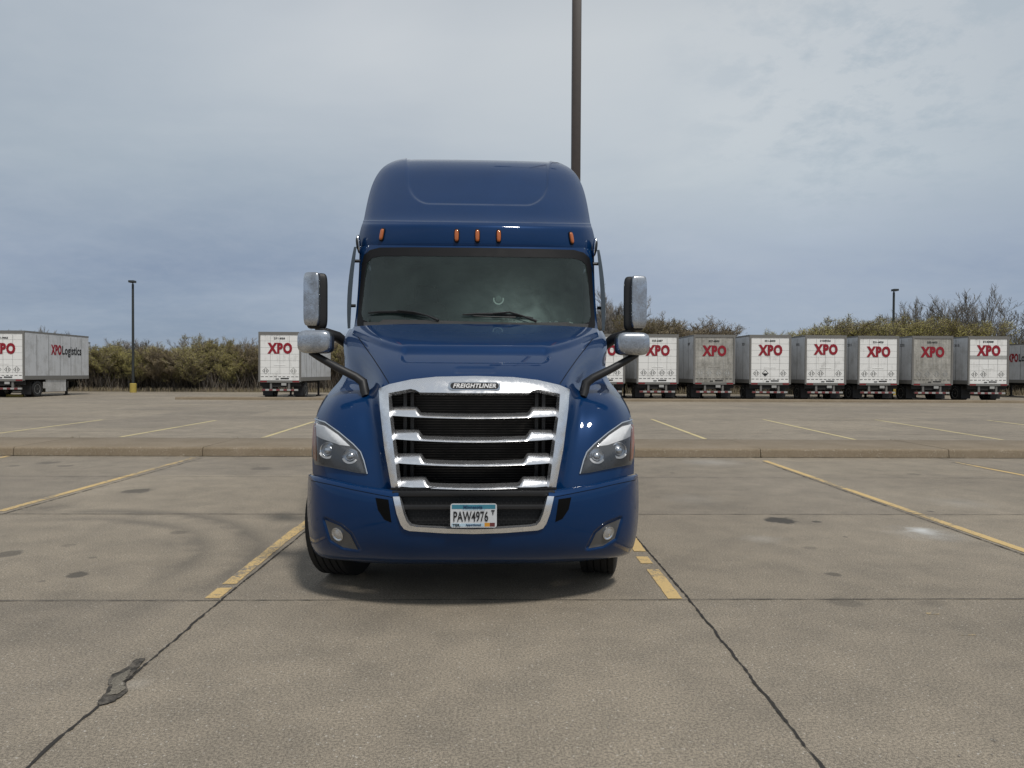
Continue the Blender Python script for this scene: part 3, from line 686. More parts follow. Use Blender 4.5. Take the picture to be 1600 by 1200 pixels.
# --- grille
mb = MB(); conform(mb, BH, GR_OUT, .022, .05, hole=GR_IN[:0] or [(h, y if y < 763 else 770) for h, y in GR_IN], step=4, dome=.008)
grille = mb.build('grille', M_chrome, truck, smooth=35)
SL = [(638.5, 650, 649.5, 654.5, 129, 91, 84), (675, 686.5, 686, 691.5, 125, 88, 81), (712, 724, 723.5, 729, 120.5, 84, 77), (749, 760.5, 760, 765.5, 115, 77, 70)]
for (e0, e1, c0, c1, hw, hb1, hb2) in SL:
    mb = MB(); st = []
    for k in range(-40, 41):
        h = hw*k/40; a = abs(h); f_ = (a/hw)
        tb = sst(np.array([(a-hb2)/(hb1-hb2)]))[0]
        base = c1+(e1-c1)*f_**2; top = (base-5.0)+(e0-(base-5.0))*tb*1.0
        st.append((h, top, base))
    vs = []; fs = []
    for h, t_, b_ in st:
        p, _ = hit(BH, h, (t_+b_)/2); Y = p.y+.012
        A = V(h, b_, Y); B_ = V(h, (t_+b_)/2, Y+.008); C_ = V(h, t_, Y+.034); Dv = C_+Vector((0, .06, .010)); E = A+Vector((0, .08, .002))
        vs += [A, B_, C_, Dv, E]
    for i in range(len(st)-1):
        for q in range(5): fs.append((i*5+q, i*5+(q+1) % 5, (i+1)*5+(q+1) % 5, (i+1)*5+q))
    fs += [(0, 1, 2, 3, 4), tuple((len(st)-1)*5+q for q in (4, 3, 2, 1, 0))]
    mb.add(vs, fs); mb.build('grille_bar', M_chrome, grille, smooth=60)
mb = MB(); a, b = V(0, 603, .42), V(0, 770, .42)
mb.box(-.60, .60, .42, .44, .74, 1.50); mb.build('radiator', M_fin, grille, smooth=0)
for s in (1, -1):
    mb = MB()
    for h in (97, 108): x = V(h, 690, .36).x*s; mb.box(x-.012, x+.012, .36, .40, .74, 1.55)
    mb.box(.485 if s > 0 else -.515, .515 if s > 0 else -.485, .38, .40, 1.38, 1.40)
    mb.build('radiator_frame', M_steel, grille, smooth=0)
MB().box(-.60, .60, .46, 1.6, .62, 1.40).build('engine_bay', M_void, truck, smooth=0)
MB().add([V(-130, 762, .14), V(130, 762, .14), V(122, 835, .10), V(-122, 835, .10)], [(0, 1, 2, 3)]).box(-.56, .56, .15, .17, .50, .838).build('lower_grille', M_mesh, truck, smooth=0)
mb = MB(); mb.box(-.53, .53, .075, .10, V(0, 796, .09).z, V(0, 789, .09).z); mb.box(-.55, .55, .10, .13, V(0, 775, .1).z-.006, V(0, 768, .1).z)
mb.build('lower_grille_bar', M_black, truck, bevel=.004)
# badge
p, n = hit(BH, 0, 603.5); by = p.y-.034; bz = p.z
def stad(w, h, k=12):
    r = h/2; return [(w/2-r+r*math.cos(a), r*math.sin(a)) for a in np.linspace(-math.pi/2, math.pi/2, k)]+[(-w/2+r+r*math.cos(a), r*math.sin(a)) for a in np.linspace(math.pi/2, 3*math.pi/2, k)]
tilt = Matrix.Rotation(R(-14), 4, 'X')
def placed(mb, loc, M=tilt): mb.v = [tuple(M @ Vector(v)+Vector(loc)) for v in mb.v]; return mb
badge = placed(MB().prism(stad(.368, .062), -.006, .03), (0, by, bz)).build('badge', M_chromec, truck, bevel=.003)
placed(MB().prism(stad(.336, .044), -.010, 0), (0, by, bz)).build('badge_panel', M_txtk, badge)
text('badge_lettering', 'FREIGHTLINER', .041, M_txtw, badge, tilt @ Vector((0, -.0125, 0))+Vector((0, by, bz)), w=.298, bold=.035, shear=.25, M=(tilt @ Matrix.Rotation(R(90), 4, 'X')).to_3x3())
# licence plate
pc_ = V(0, 806.3, -.035); pw, ph = .305, .158
def rrect(w, h, r, k=5):
    o = []
    for cxx, cyy, a0 in ((w/2-r, -h/2+r, -90), (w/2-r, h/2-r, 0), (-w/2+r, h/2-r, 90), (-w/2+r, -h/2+r, 180)):
        o += [(cxx+r*math.cos(R(a0+90*i/k)), cyy+r*math.sin(R(a0+90*i/k))) for i in range(k+1)]
    return o
plate = placed(MB().prism(rrect(pw, ph, .016), 0, .004), pc_, Matrix()).build('licence_plate', M_platew, truck, smooth=0)
def pl(x0, x1, z0, z1, m, nm, k=1): MB().box(pc_.x+x0, pc_.x+x1, pc_.y-.0012*k, pc_.y, pc_.z+z0, pc_.z+z1).build(nm, m, plate, smooth=0)
pl(-.143, .143, .044, .072, M_platebl, 'plate_band'); pl(-.075, .075, .036, .0435, M_plateb2, 'plate_band'); pl(-.145, .07, -.072, -.052, M_plateb2, 'plate_band')
pl(.072, .106, -.073, -.048, M_sor, 'sticker'); pl(.107, .140, -.073, -.048, M_smr, 'sticker')
text('plate_number', 'PAW4976', .092, M_txtk, plate, pc_+Vector((-.018, -.003, -.005)), w=.228, bold=.012)
text('plate_lettering', 'Minnesota', .030, M_navy, plate, pc_+Vector((-.004, -.003, .057)), w=.125, bold=.01)
text('plate_lettering', 'TER.', .022, M_txtk, plate, pc_+Vector((-.112, -.003, -.062)), w=.05, bold=.02)
text('plate_lettering', 'Apportioned', .018, M_navy, plate, pc_+Vector((-.002, -.003, -.062)), w=.10, bold=.02)
text('plate_lettering', 'T', .036, M_txtk, plate, pc_+Vector((.127, -.003, .022)), w=.022, bold=.05)
# --- headlights
HL = [(246, 656), (230, 661), (208, 677), (187, 695), (176, 707), (171, 720), (165.5, 741), (180, 739.5), (212, 733), (246, 726), (251, 712), (252, 688), (249.5, 662)]
DRL = [(244, 663), (230, 667), (211, 680), (192, 698), (208, 696), (236, 686), (243, 682)]
for s in (1, -1):
    mb = MB(); conform(mb, BH, mir(HL, s), .006, .02, dome=.004); hl = mb.build('headlight', M_lamph, truck)
    mb = MB(); conform(mb, BH, mir(DRL, s), .010, .012, dome=.006); mb.build('daytime_light', M_lampw, hl)
    mb = MB(); conform(mb, BH, mir([(247.5, 666), (244.5, 663), (243.5, 690), (243, 721), (247, 716), (249, 690)], s), .013, .012); mb.build('turn_signal', M_ambd, hl)
    mb = MB()
    for sg in ([(246, 656), (230, 661), (208, 677), (187, 695), (176, 707), (171, 720), (165.5, 741)],): gapline(mb, BH, mir([(h, y_) for h, y_ in sg], s), 1.6, .0125)
    mb.build('lens_edge', M_lens, hl, fixn=False)
    for (h, y_, r) in ((225.5, 704, .064), (191.5, 713, .058)):
        p, n = hit(BH, h*s, y_); n = (n+Vector((0, -1.6, 0))).normalized(); q = n.to_track_quat('X', 'Z').to_matrix().to_4x4()
        T = Matrix.Translation(p+n*.012) @ q @ Matrix.Diagonal((1, 1, .92, 1))
        MB().lathe([(-.03, r), (.004, r), (.009, r*.95), (.002, r*.82), (-.004, r*.7), (.006, r*.55), (.018, r*.3), (.021, 0)], 36, T).build('lamp', M_lens, hl)
        # bright crescent under each projector
        cr = [(math.cos(a)*r*1.02, math.sin(a)*r*1.02) for a in np.linspace(R(200), R(330), 14)]+[(math.cos(a)*r*.80, math.sin(a)*r*.76) for a in np.linspace(R(330), R(200), 14)]
        vs = []
        for dxp in (.0145, 0):
            vs += [T @ Vector((dxp, -a_*s if False else a_, b_)) for a_, b_ in cr]
        m_ = len(cr); fs = [tuple(range(m_)), tuple(range(2*m_-1, m_-1, -1))]+[(i, (i+1) % m_, (i+1) % m_+m_, i+m_) for i in range(m_)]
        MB().add(vs, fs).build('reflector', M_lampw, hl)
for s in (1, -1):
    conform(MB(), BH, mir([(243, 659), (230, 662.5), (208.5, 679), (188, 697), (177, 709), (172.5, 721), (167, 739), (180, 737.5), (212, 731), (243, 724), (244, 712), (244.5, 688), (244, 664)], s), .024, .016, dome=.020).build('headlight_cover', M_clear, truck, fixn=False)
MB().box(-.75, .75, .42, 2.4, .50, .52).box(-.58, .58, .16, .42, .50, .52).build('light_block_plate', M_void, truck, smooth=0)  # unseen plates added to keep sun off the ground under the front
# --- cab front with windscreen
fc = (0, .25, .5, .7, .85, .95, 1); fd = (0, .02, .075, .155, .25, .36, .5)
def crow(py, hm, Y, k=1, dz=0): return [(hm*f_, py+dz*f_*f_, Y+d_*k) for f_, d_ in zip(fc, fd)]
WR = [crow(522, 191, 1.70), crow(500, 188, 1.81), crow(478, 186, 1.92), crow(455, 184.5, 2.03), crow(430, 183.2, 2.14), crow(408, 182.5, 2.245), crow(386, 182.5, 2.345)]
SW = patch(WR, 10, 14); BW = bvh_of(SW)
WS_OUT = sym([(0, 388.5), (100, 389), (151, 390), (166, 394), (175, 402), (178, 415), (181, 456), (185, 506), (184, 513), (178, 516), (0, 515)])
WS_IN = sym([(0, 402), (100, 402.5), (150, 403), (163, 406.5), (170.5, 414), (173, 430), (176, 460), (179, 492), (176, 502), (166, 506), (0, 506)])
cab = grid_mesh(SW, 'cab', M_paint, truck, [sym([(0, 395), (150, 396), (172, 408), (180, 490), (178, 510), (0, 510)])], lambda p: (math.copysign(1.22, p[0])*.5+p[0]*.5, 3.6, p[2]))
mb = MB(); conform(mb, BW, WS_OUT, .004, .02, hole=WS_IN, step=6); mb.build('windshield_seal', M_blackg, cab)
mb = MB(); ho = sym([(0, 399), (100, 399.5), (150, 400), (166, 404), (174, 413), (177, 432), (182, 500), (178, 509), (0, 510)])
conform(mb, BW, ho, .001, .004, step=8); ws = mb.build('windshield', M_glass, cab, fixn=False)
# stickers and papers behind the glass
def hp(h, y, b=BW, o=.0): p, n = hit(b, h, y); return p+n*o
p = hp(34, 466, o=-.02); MB().tube([p+Vector((.045*math.cos(a), 0, .045*math.sin(a))) for a in np.linspace(R(160), R(380), 14)], .007, 5).build('sticker_ring', M_paper, cab)
MB().sup(hp(34, 465, o=-.02), (.026, .004, .028), 1, 1, 8).build('sticker', M_curt, cab)
# dashboard & interior
MB().box(-1.05, 1.05, 2.02, 2.5, 1.75, 2.02).build('dashboard', M_int, cab, bevel=.03)
def slip(h, y_, w, h_, a=0, m=None):
    p = hp(h, y_, o=-.03); Mq = Matrix.Translation(p) @ Matrix.Rotation(R(28), 4, 'X') @ Matrix.Rotation(R(a), 4, 'Y')
    MB().box(-w/2, w/2, 0, .003, -h_/2, h_/2, M=Mq).build('paper', m or M_paper, cab, smooth=0)
slip(95, 500.5, .075, .018); slip(116, 501, .018, .03, 35); slip(126, 500, .03, .028, 10); slip(134, 502.5, .07, .014, 12)
slip(146, 497, .055, .03, -8, M_curt); slip(-92, 489, .035, .02, 0, M_curt); slip(-100, 498.5, .06, .010, 0, M_paper); slip(-62, 492, .05, .012, 5, M_curt); slip(-172, 501, .012, .06, 0, M_curt)
MB().tube([hp(h, y_, o=-.03) for h, y_ in ((136, 503), (142, 505), (149, 503), (152, 501), (148, 500), (142, 503), (154, 505))], .006, 6).build('cable', M_paper, cab)
MB().box(-1.2, 1.2, 3.35, 3.38, 1.2, 3.1).build('curtain', M_curt, cab)
MB().box(-1.12, 1.12, 2.1, 3.4, 1.12, 1.15).build('cab_floor', M_black, cab)
MB().box(-1.0, 1.0, 2.85, 3.4, 2.86, 2.89).build('headliner', M_curt, cab)
for s in (1, -1):
    mb = MB(); mb.sup((.56*s, 2.95, 1.55), (.27, .27, .10), .4, .5, 12); mb.sup((.56*s, 3.15, 2.0), (.25, .09, .42), .4, .5, 12); mb.sup((.56*s, 3.14, 2.5), (.14, .06, .11), .5, .6, 10)
    mb.build('seat', M_int, cab)
mb = MB(); mb.tube([(.56+.22*math.cos(a), 2.5+.08*math.sin(a), 2.0+.20*math.sin(a)) for a in np.linspace(0, 2*math.pi, 30)], .014, 6, cap=False)
mb.tube([(.56, 2.5, 2.0), (.56, 2.42, 1.8)], .03, 8); mb.build('steering_wheel', M_black, cab)
# cowl and wipers
SWm = [hp(h, 505.5, o=.012) for h in range(-150, 151, 10)]
vs = []; fs = []
hs = list(range(-174, 175, 6))
for i, h in enumerate(hs):
    yy = 501 if -15 < h < 140 else 505
    yy = 503.5+1.5*math.cos((h-60)/60.0) if abs(h) < 150 else 506
    vs += [hp(h, min(yy, 506), o=.010), V(h*1.0, 520 if abs(h) < 150 else 514, hit(BH, h*.98, 513)[0].y-.01)]
    if i: fs.append((2*i-2, 2*i, 2*i+1, 2*i-1))
MB().add(vs, fs).build('cowl', M_cowl, truck)
def wiper(P, Q):
    mb = MB(); mb.tube([hp(h, y_, o=.022) for h, y_ in P], [.006]+[.013]*(len(P)-2)+[.006], 6)
    mb.tube([hp(h, y_, o=.028) for h, y_ in P[1:-1]], .006, 6)
    mb.tube([hp(h, y_, o=.045) for h, y_ in Q], [.008]*(len(Q)-1)+[.014], 6); mb.build('wiper', M_black, truck)
wiper([(-166, 493), (-150, 491.5), (-120, 491), (-96, 493), (-75, 497)], [(-120, 491.5), (-95, 494), (-75, 499.5), (-58, 507)])
wiper([(-22, 495), (0, 494), (30, 493.5), (60, 495.5), (87, 499)], [(25, 495.5), (50, 493), (65, 497), (92, 507)])
MB().tube([hp(h, y_, o=.03) for h, y_ in ((-5, 497.5), (20, 498.5), (45, 499), (60, 499))], .004, 5).build('washer_hose', M_black, truck)
# --- roof cap
RR = [crow(395, 184, 2.40, dz=3), crow(388, 185, 2.352, dz=3), crow(370, 183.5, 2.352, dz=2), crow(358, 180.5, 2.36, dz=2), crow(351.5, 178.5, 2.372, dz=2), crow(348, 176.5, 2.45, dz=2), crow(338, 174.5, 2.565), crow(322, 171.5, 2.70), crow(306, 168, 2.85),
      crow(290, 163, 3.01, .98), crow(276, 156, 3.15, .95), crow(265, 147, 3.28, .9), crow(257, 136, 3.42, .8, 1), crow(252, 123, 3.56, .65, 1), crow(249.6, 108, 3.72, .5, 1)]
SR = patch(RR, 12, 20); nR = normals(SR); hr, pr = proj(SR)
dR = -.018*sst(.5-rbox(hr, pr, 110-(pr-250)*.05, 180, 320, 32)/5)
dR += .010*sst(.5-np.abs(pr-349.5)/5)
SR = SR+nR*dR[..., None]; BRf = bvh_of(SR)
roof = grid_mesh(SR, 'roof_cap', M_paint, truck, [], lambda p: (p[0]*.2+math.copysign(min(1.25, abs(p[0])*1.02), p[0])*.8, 6.6, p[2]-.015), top=True)
for h, y_ in ((-147, 370), (-32, 370), (0, 370), (33, 370), (146, 371.5)):
    p, n = hit(BRf, h, y_); Rm = n.to_track_quat('-Y', 'Z').to_matrix()
    if abs(h) > 100: Rm = Rm @ Matrix.Rotation(R(8 if h > 0 else -8)*-1, 3, 'Y')
    cl = MB().sup(p+n*.004, (.027, .012, .070), .6, .7, 10, Rm).build('marker_light', M_blackg, roof)
    MB().sup(p+n*.012, (.021, .017, .058), .6, .7, 10, Rm).build('marker_lens', M_amber, cl)
for s in (1, -1):                        # oval vents on the pillar heads
    Mx = Matrix.Rotation(R(6)*s, 3, 'Y')
    pv = V(183.5*s, 385, 2.74)
    MB().sup(pv, (.022, .05, .10), .8, .8, 12, Mx).build('pillar_trim', M_chromec, roof)
    MB().sup(pv+Vector((.006*s, -.02, 0)), (.018, .035, .07), .8, .8, 12, Mx).build('pillar_vent', M_black, roof)
# --- cab sides, sleeper, chassis (seen from a step aside)
mb = MB(); mb.box(-1.17, 1.17, 2.02, 6.6, .95, 2.06); mb.build('cab_lower', M_paint, truck, bevel=.04)
MB().box(-1.2, 1.2, 3.55, 6.6, 2.0, 3.1).build('sleeper', M_paint, truck, bevel=.03)
for s in (1, -1):
    x = 1.225*s; vs = [(x, y_, z_) for y_, z_ in ((2.55, 2.12), (3.35, 2.12), (3.35, 2.78), (2.85, 2.80))]
    MB().add(vs+[(v[0]-.03*s, v[1], v[2]) for v in vs], [(0, 1, 2, 3), (7, 6, 5, 4), (0, 4, 5, 1), (1, 5, 6, 2), (2, 6, 7, 3), (3, 7, 4, 0)]).build('door_window', M_dkglass, truck)
    MB().box(x-.03*s-.01, x-.03*s+.01, 3.42, 3.445, 1.0, 2.9).build('door_seam', M_void, truck, smooth=0)
    MB().box(min(1.19*s, x), max(1.19*s, x), 3.2, 3.36, 1.75, 1.79).build('door_handle', M_black, truck, bevel=.004)
    MB().tube([(.86*s, 2.6, .72), (.86*s, 5.2, .72)], .31, 28).build('fuel_tank', M_chromec, truck)
    MB().box(s*.93-.24, s*.93+.24, 2.1, 2.5, .35, .93).build('side_step', M_black, truck, bevel=.03)
MB().box(-.44, -.34, 1.1, 8.0, .75, 1.0).box(.34, .44, 1.1, 8.0, .75, 1.0).box(-.4, .4, 1.6, 1.7, .7, .9).box(-.4, .4, 6.9, 7.0, .75, .9).box(-.55, .55, 6.9, 7.7, 1.02, 1.12).build('chassis', M_steel, truck)
MB().tube([(-.85, 1.2, .5), (.85, 1.2, .5)], .07, 10).tube([(-.4, .9, .55), (.9, 1.0, .55)], .025, 8).box(-.7, .7, .55, .62, .42, .60).box(-.55, -.4, .6, 1.6, .42, .5).box(.4, .55, .6, 1.6, .42, .5).build('front_axle', M_steel, truck)
MB().box(-.62, .62, .26, .32, .33, .44).build('air_dam', M_black, truck, bevel=.02)
def tyre_prof(w=.145, r=.5, rim=.30):
    p = [(-w*.80, rim), (-w*.97, rim+.03), (-w*1.05, (rim+r)/2), (-w*1.0, r-.05), (-w*.93, r-.015)]
    for k in range(5):
        a = -w*.9+k*w*.37; b = a+w*.29
        p += [(a, r), (b, r+.001), (b+.004, r-.012), (b+w*.08-.004, r-.012)]
    p = p[:-2]
    return p+[(w*.93, r-.015), (w*1.0, r-.05), (w*1.05, (rim+r)/2), (w*.97, rim+.03), (w*.80, rim)]
def wheel(parent, x, y_, r=.5, w=.145, steer=0, side=1, mi_rim=M_rim, name='wheel'):
    T = Matrix.Translation((x, y_, r+.001)) @ Matrix.Rotation(steer, 4, 'Z')
    ty = MB().lathe(tyre_prof(w, r), 56, T).build(name, M_rub, parent, smooth=35)
    q = [(-w*.8, .28), (-w*.8, .295), (w*.82, .295), (w*.82, .27), (w*.55, .25), (w*.15, .22), (w*.10, .12), (w*.7, .10), (w*.8, .07), (w*.8, 0)]
    q = [(a*side, b) for a, b in q]
    MB().lathe(q, 36, T).build('rim', mi_rim, ty, smooth=35)
    return ty
wheel(truck, -1.05, 1.2, steer=R(-13), side=-1); wheel(truck, 1.04, 1.2, steer=R(-12), side=1)
for y_ in (6.3, 7.6):
    for s in (1, -1):
        for x in (.75, 1.08): wheel(truck, x*s, y_, side=s)
# --- wheel-arch liners
for s in (1, -1):
    mb = MB(); vs = []; fs = []
    for i, a in enumerate(np.linspace(R(5), R(175), 14)):
        y_ = 1.2-.62*math.cos(a); z_ = .5+.62*math.sin(a)
        vs += [(s*.72, y_, z_), (s*1.17, y_, z_)]
        if i: fs.append((2*i-2, 2*i-1, 2*i+1, 2*i))
    mb.add(vs, fs); mb.build('wheel_arch', M_void, truck)
# --- mirrors
for s in (1, -1):
    # tall door mirror
    c = V(248*s, 473, 2.1); c.x += -.0*s
    mr = MB().sup(c+Vector((0, .03, 0)), (.100, .085, .262), .30, .28, 22, Matrix.Rotation(R(-12)*s, 3, 'Z')).build('door_mirror', M_black, truck, smooth=60)
    MB().sup(c+Vector((.022*s, -.025, .012)), (.078, .060, .252), .30, .30, 22, Matrix.Rotation(R(10)*s, 3, 'Z')).build('mirror_cover', M_mir, mr, smooth=60)
    MB().tube([c+Vector((-.02*s, .02, -.24)), V(238*s, 521, 2.12), V(215*s, 528, 2.2), V(196*s, 543, 2.35)], [.045, .05, .05, .045], 12).build('mirror_arm', M_black, mr)
    # hood mirror
    c = V(247*s, 536.5, .72)
    hm = MB().sup(c+Vector((0, .035, 0)), (.128, .07, .086), .45, .42, 22).build('hood_mirror', M_black, truck, smooth=60)
    MB().sup(c+Vector((0, 0, .002)), (.126, .075, .087), .5, .45, 22).build('mirror_cover', M_mir, hm, smooth=60)
    P = [V(255*s, 553, .76), V(243*s, 559, .74), V(215*s, 575, .72), V(185*s, 590, .70), V(174*s, 598, .70), V(171*s, 612, .68), V(169*s, 620, .66)]
    MB().tube(P, [.018, .026, .030, .032, .036, .036, .028], 12).build('mirror_arm', M_black, hm, smooth=60)
    # smoked window deflector standing off the door frame
    bl = []
    N = 14
    for i in range(N+1):
        t_ = i/N; y_ = 389+t_*126; h = 187+9*t_+1.5*math.sin(t_*math.pi)
        wd = 6.8*math.sin(math.pi*min(1, .12+t_*.75))**.6
        Y = 2.62-.32*t_
        bl.append((V(h*s, y_, Y), V((h+wd)*s*1.0, y_+.5, Y+.02), V((h+wd)*s, y_, Y+.35), V(h*s, y_, Y+.33)))
    vs = [v for q in bl for v in q]; fs = []
    for i in range(N):
        for q in range(4): fs.append((4*i+q, 4*i+(q+1) % 4, 4*i+4+(q+1) % 4, 4*i+4+q))
    fs += [(0, 1, 2, 3), tuple(4*N+q for q in (3, 2, 1, 0))]
    df = MB().add(vs, fs).build('window_deflector', M_defl, truck, smooth=60)
    for y_, h in ((411, 185), (480, 192)): MB().tube([V((h-4)*s, y_, 2.6), V((h+7)*s, y_, 2.6)], .016, 8).build('clip', M_black, df)

# ------------------------------------------------------------------ lamp posts
M_pole = mat('brown_pole_paint', (.045, .032, .026), .5)
M_polek = mat('dark_pole_paint', (.03, .035, .035), .5)
M_ybase = mat('yellow_base_paint', (.42, .32, .07), .7)
px_ = AT(897.5, KY+.95)
lp = tag(empty('lamp_post', (px_, KY+.95, .17), 0), 'tall square brown lamp post rising behind the blue truck', 'lamp post')
MB().box(-.092, .092, -.092, .092, 0, 12.5).build('pole', M_pole, lp, bevel=.012)
MB().box(-.2, .2, -.2, .2, 0, .02).build('base_plate', M_pole, lp)
for s in (1, -1):
    MB().box(s*.09 if s > 0 else -.9, .9 if s > 0 else -.09, -.04, .04, 12.2, 12.28).build('arm', M_pole, lp)
    MB().box(s*1.15-.3, s*1.15+.3, -.2, .2, 12.12, 12.3).build('lamp_head', M_pole, lp, bevel=.02)
for px, D, ytop, lab in ((208, 55.5, 440, 'dark lamp post on a yellow base in front of the bare hedge'), (1395, 58, 450, 'dark lamp post rising behind the row of white trailers')):
    X = AT(px, D); H = CAMH+(583-ytop+(px-776)*.005)*D/F
    o = tag(empty('lamp_post', (X, D, 0)), lab, 'lamp post', 'lamp posts at the far edge of the lot')
    MB().tube([(0, 0, .3), (0, 0, H-.3)], [.105, .085], 10).build('pole', M_polek, o)
    MB().tube([(0, 0, 0), (0, 0, .68), (0, 0, .72)], [.24, .24, .2], 16).build('base', M_ybase, o)
    MB().box(-.18, .22, -.35, .1, H-.2, H-.04).tube([(0, 0, H-.35), (0, 0, H-.2)], .05, 6).build('lamp_head', M_polek, o)

# ------------------------------------------------------------------ trailers
def f_door(base, dirt):
    def f(t, b):
        oi = nn(t, 'ShaderNodeObjectInfo'); va = nn(t, 'ShaderNodeVectorMath', operation='ADD'); ln(t, objc(t), va.inputs[0])
        cx_ = nn(t, 'ShaderNodeCombineXYZ'); ln(t, mth(t, 'MULTIPLY', oi.outputs['Random'], 90), cx_.inputs[1]); ln(t, cx_.outputs[0], va.inputs[1])
        o = va.outputs[0]; a = noise(t, o, 1.4, 6, .65); c = noise(t, o, 14, 5, .7)
        s = nn(t, 'ShaderNodeSeparateXYZ'); ln(t, o, s.inputs[0])
        st = nn(t, 'ShaderNodeMapping'); ln(t, o, st.inputs[0]); st.inputs['Scale'].default_value = (9, 9, .7)
        dr = noise(t, st.outputs[0], 1, 4, .6)
        k = mth(t, 'MULTIPLY_ADD', mth(t, 'ADD', a, mth(t, 'ADD', mth(t, 'MULTIPLY', c, .5), mth(t, 'MULTIPLY', dr, .6))), 1.6, dirt, clamp=True)
        ln(t, mixc(t, k, base, (.20, .19, .165)), b.inputs['Base Color']); b.inputs['Roughness'].default_value = .5
    return f
M_doorw = mat('white_door', fn=f_door((.82, .815, .79), -1.75))
M_doorg = mat('grimy_door', fn=f_door((.58, .56, .51), -1.05))
M_side = mat('trailer_side', fn=f_door((.56, .57, .58), -1.6))
M_frame = mat('trailer_frame', fn=f_door((.17, .165, .155), -1.6))
M_seam = mat('panel_seam', (.10, .10, .10), .7)
M_soft = mat('door_line', (.30, .30, .29), .7)
M_under = mat('trailer_underside', (.018, .017, .016), .8)
M_stripe_r = mat('red_reflector', (.20, .05, .05), .4); M_stripe_w = mat('white_reflector', (.42, .42, .40), .4)
M_skirt = mat('skirt_panel', fn=f_door((.55, .55, .54), -1.4))
def trailer(X, Y, label, num, door=M_doorw, lz=0, L=8.2, sidelogo=0, group='white pup trailers parked at the far side of the lot', plac='oooo', skirt=False, rz=0, band=False, W=2.59):
    w = W/2; t = tag(empty('semi_trailer', (X, Y, 0), rz+rnd.uniform(-.006, .006)), label, 'trailer', group)
    mb = MB(); mb.box(-w, w, .06, L, 1.12, 4.02)
    for k in range(1, int(L/1.2)+1):
        for s in (1, -1): mb.box(s*w-.004, s*w+.004, k*1.2-.015, k*1.2+.015, 1.35, 3.92, 1)
    body = mb.build('body', [M_side, M_seam], t, smooth=0)
    mb = MB(); mb.box(-w-.012, w+.012, 0.03, L+.01, 4.0, 4.10)
    for s in (1, -1): mb.box(s*(w+.006)-.012, s*(w+.006)+.012, .05, L, 1.10, 1.34)
    mb.box(-w, -w+.11, 0, .07, 1.05, 4.06); mb.box(w-.11, w, 0, .07, 1.05, 4.06); mb.box(-w+.11, w-.11, 0, .07, 3.93, 4.06); mb.box(-w+.11, w-.11, 0, .07, 1.0, 1.14)
    mb.build('frame', M_frame, t, smooth=0)
    mb = MB(); mb.box(-w+.11, w-.11, .035, .058, 1.14, 3.93)
    for k in range(1, 7): z = 1.14+k*.40; mb.box(-w+.11, w-.11, .0325, .036, z-.006, z+.006, 1)
    for x in (-.58, 0, .58): mb.box(x-.008, x+.008, .031, .0355, 1.5, 3.85, 1)
    for k in range(9): mb.box(-w+.15+k*.262, -w+.32+k*.262, .030, .036, 1.34, 1.375, 2)
    mb.box(-.35, .35, .02, .036, 2.06, 2.09, 0)
    if band: mb.box(-w+.115, w-.115, .029, .036, 2.66, 2.9, 3)
    dr = mb.build('door', [door, M_soft, M_txtk, M_stripe_w], t, smooth=0)
    text('door_logo', 'XPO', .84, M_txtr, t, (0, .018, 3.10+lz), w=1.50, bold=.055, thick=.006)
    text('door_number', num, .15, M_txtk, t, (-.02, .022, 3.70+lz*.5), w=.66, bold=.02, thick=.006)
    for k, ch in enumerate(plac):
        if ch == '-': continue
        x = (-.86, -.30, .28, .82)[k]; q = MB(); r = .21
        dk = {'o': M_soft, 'w': M_stripe_w, 'k': M_txtk}[ch]
        pts_o = [(x, 1.72+r), (x+r, 1.72), (x, 1.72-r), (x-r, 1.72)]; pts_i = [(x, 1.72+r*.84), (x+r*.84, 1.72), (x, 1.72-r*.84), (x-r*.84, 1.72)]
        vs = [(a, .026, b) for a, b in pts_o+pts_i]+[(a, .035, b) for a, b in pts_o+pts_i]
        q.add(vs, [(i, (i+1) % 4, (i+1) % 4+4, i+4) for i in range(4)]+[(i, i+8, (i+1) % 4+8, (i+1) % 4) for i in range(4)])
        if ch == 'k': q.add([(x-r*.8, .027, 1.72), (x+r*.8, .027, 1.72), (x, .027, 1.72-r*.8)], [(0, 1, 2)])
        else: q.box(x-.10, x-.03, .027, .034, 1.64, 1.8).box(x+.03, x+.10, .027, .034, 1.64, 1.8)
        q.build('placard', dk, t, smooth=0)
    MB().box(.05, .55, .015, .034, 1.22, 1.29).box(-.25, -.05, .012, .034, 1.20, 1.25).build('latch', M_steel, t, smooth=0)
    for s in (1, -1):
        MB().box(s*.98-.2, s*.98+.2, -.012, .0, 1.025, 1.11).build('tail_light', M_red, t, smooth=0)
        MB().box(s*.55-.06, s*.55+.06, .05, .13, .52, 1.02).build('guard_post', M_frame, t, smooth=0)
    mb = MB()
    for k in range(10): mb.box(-1.1+k*.22, -1.1+k*.22+.22, .02, .05, .50, .60, k % 2)
    mb.box(-1.1, 1.1, .05, .12, .49, .61, 2)
    mb.build('rear_guard', [M_stripe_r, M_stripe_w, M_frame], t, smooth=0)
    MB().box(.1, .4, .0, .03, .82, .97).build('number_plate', M_stripe_w, t, smooth=0)
    mb = MB(); mb.box(-.55, .55, .1, 2.6, .72, 1.12); mb.tube([(-1.0, 1.35, .5), (1.0, 1.35, .5)], .08, 8); mb.box(-.5, .5, 2.6, L-.3, .92, 1.1)
    mb.box(-1.25, 1.25, .14, .18, .78, 1.05); mb.build('undercarriage', M_under, t, smooth=0)
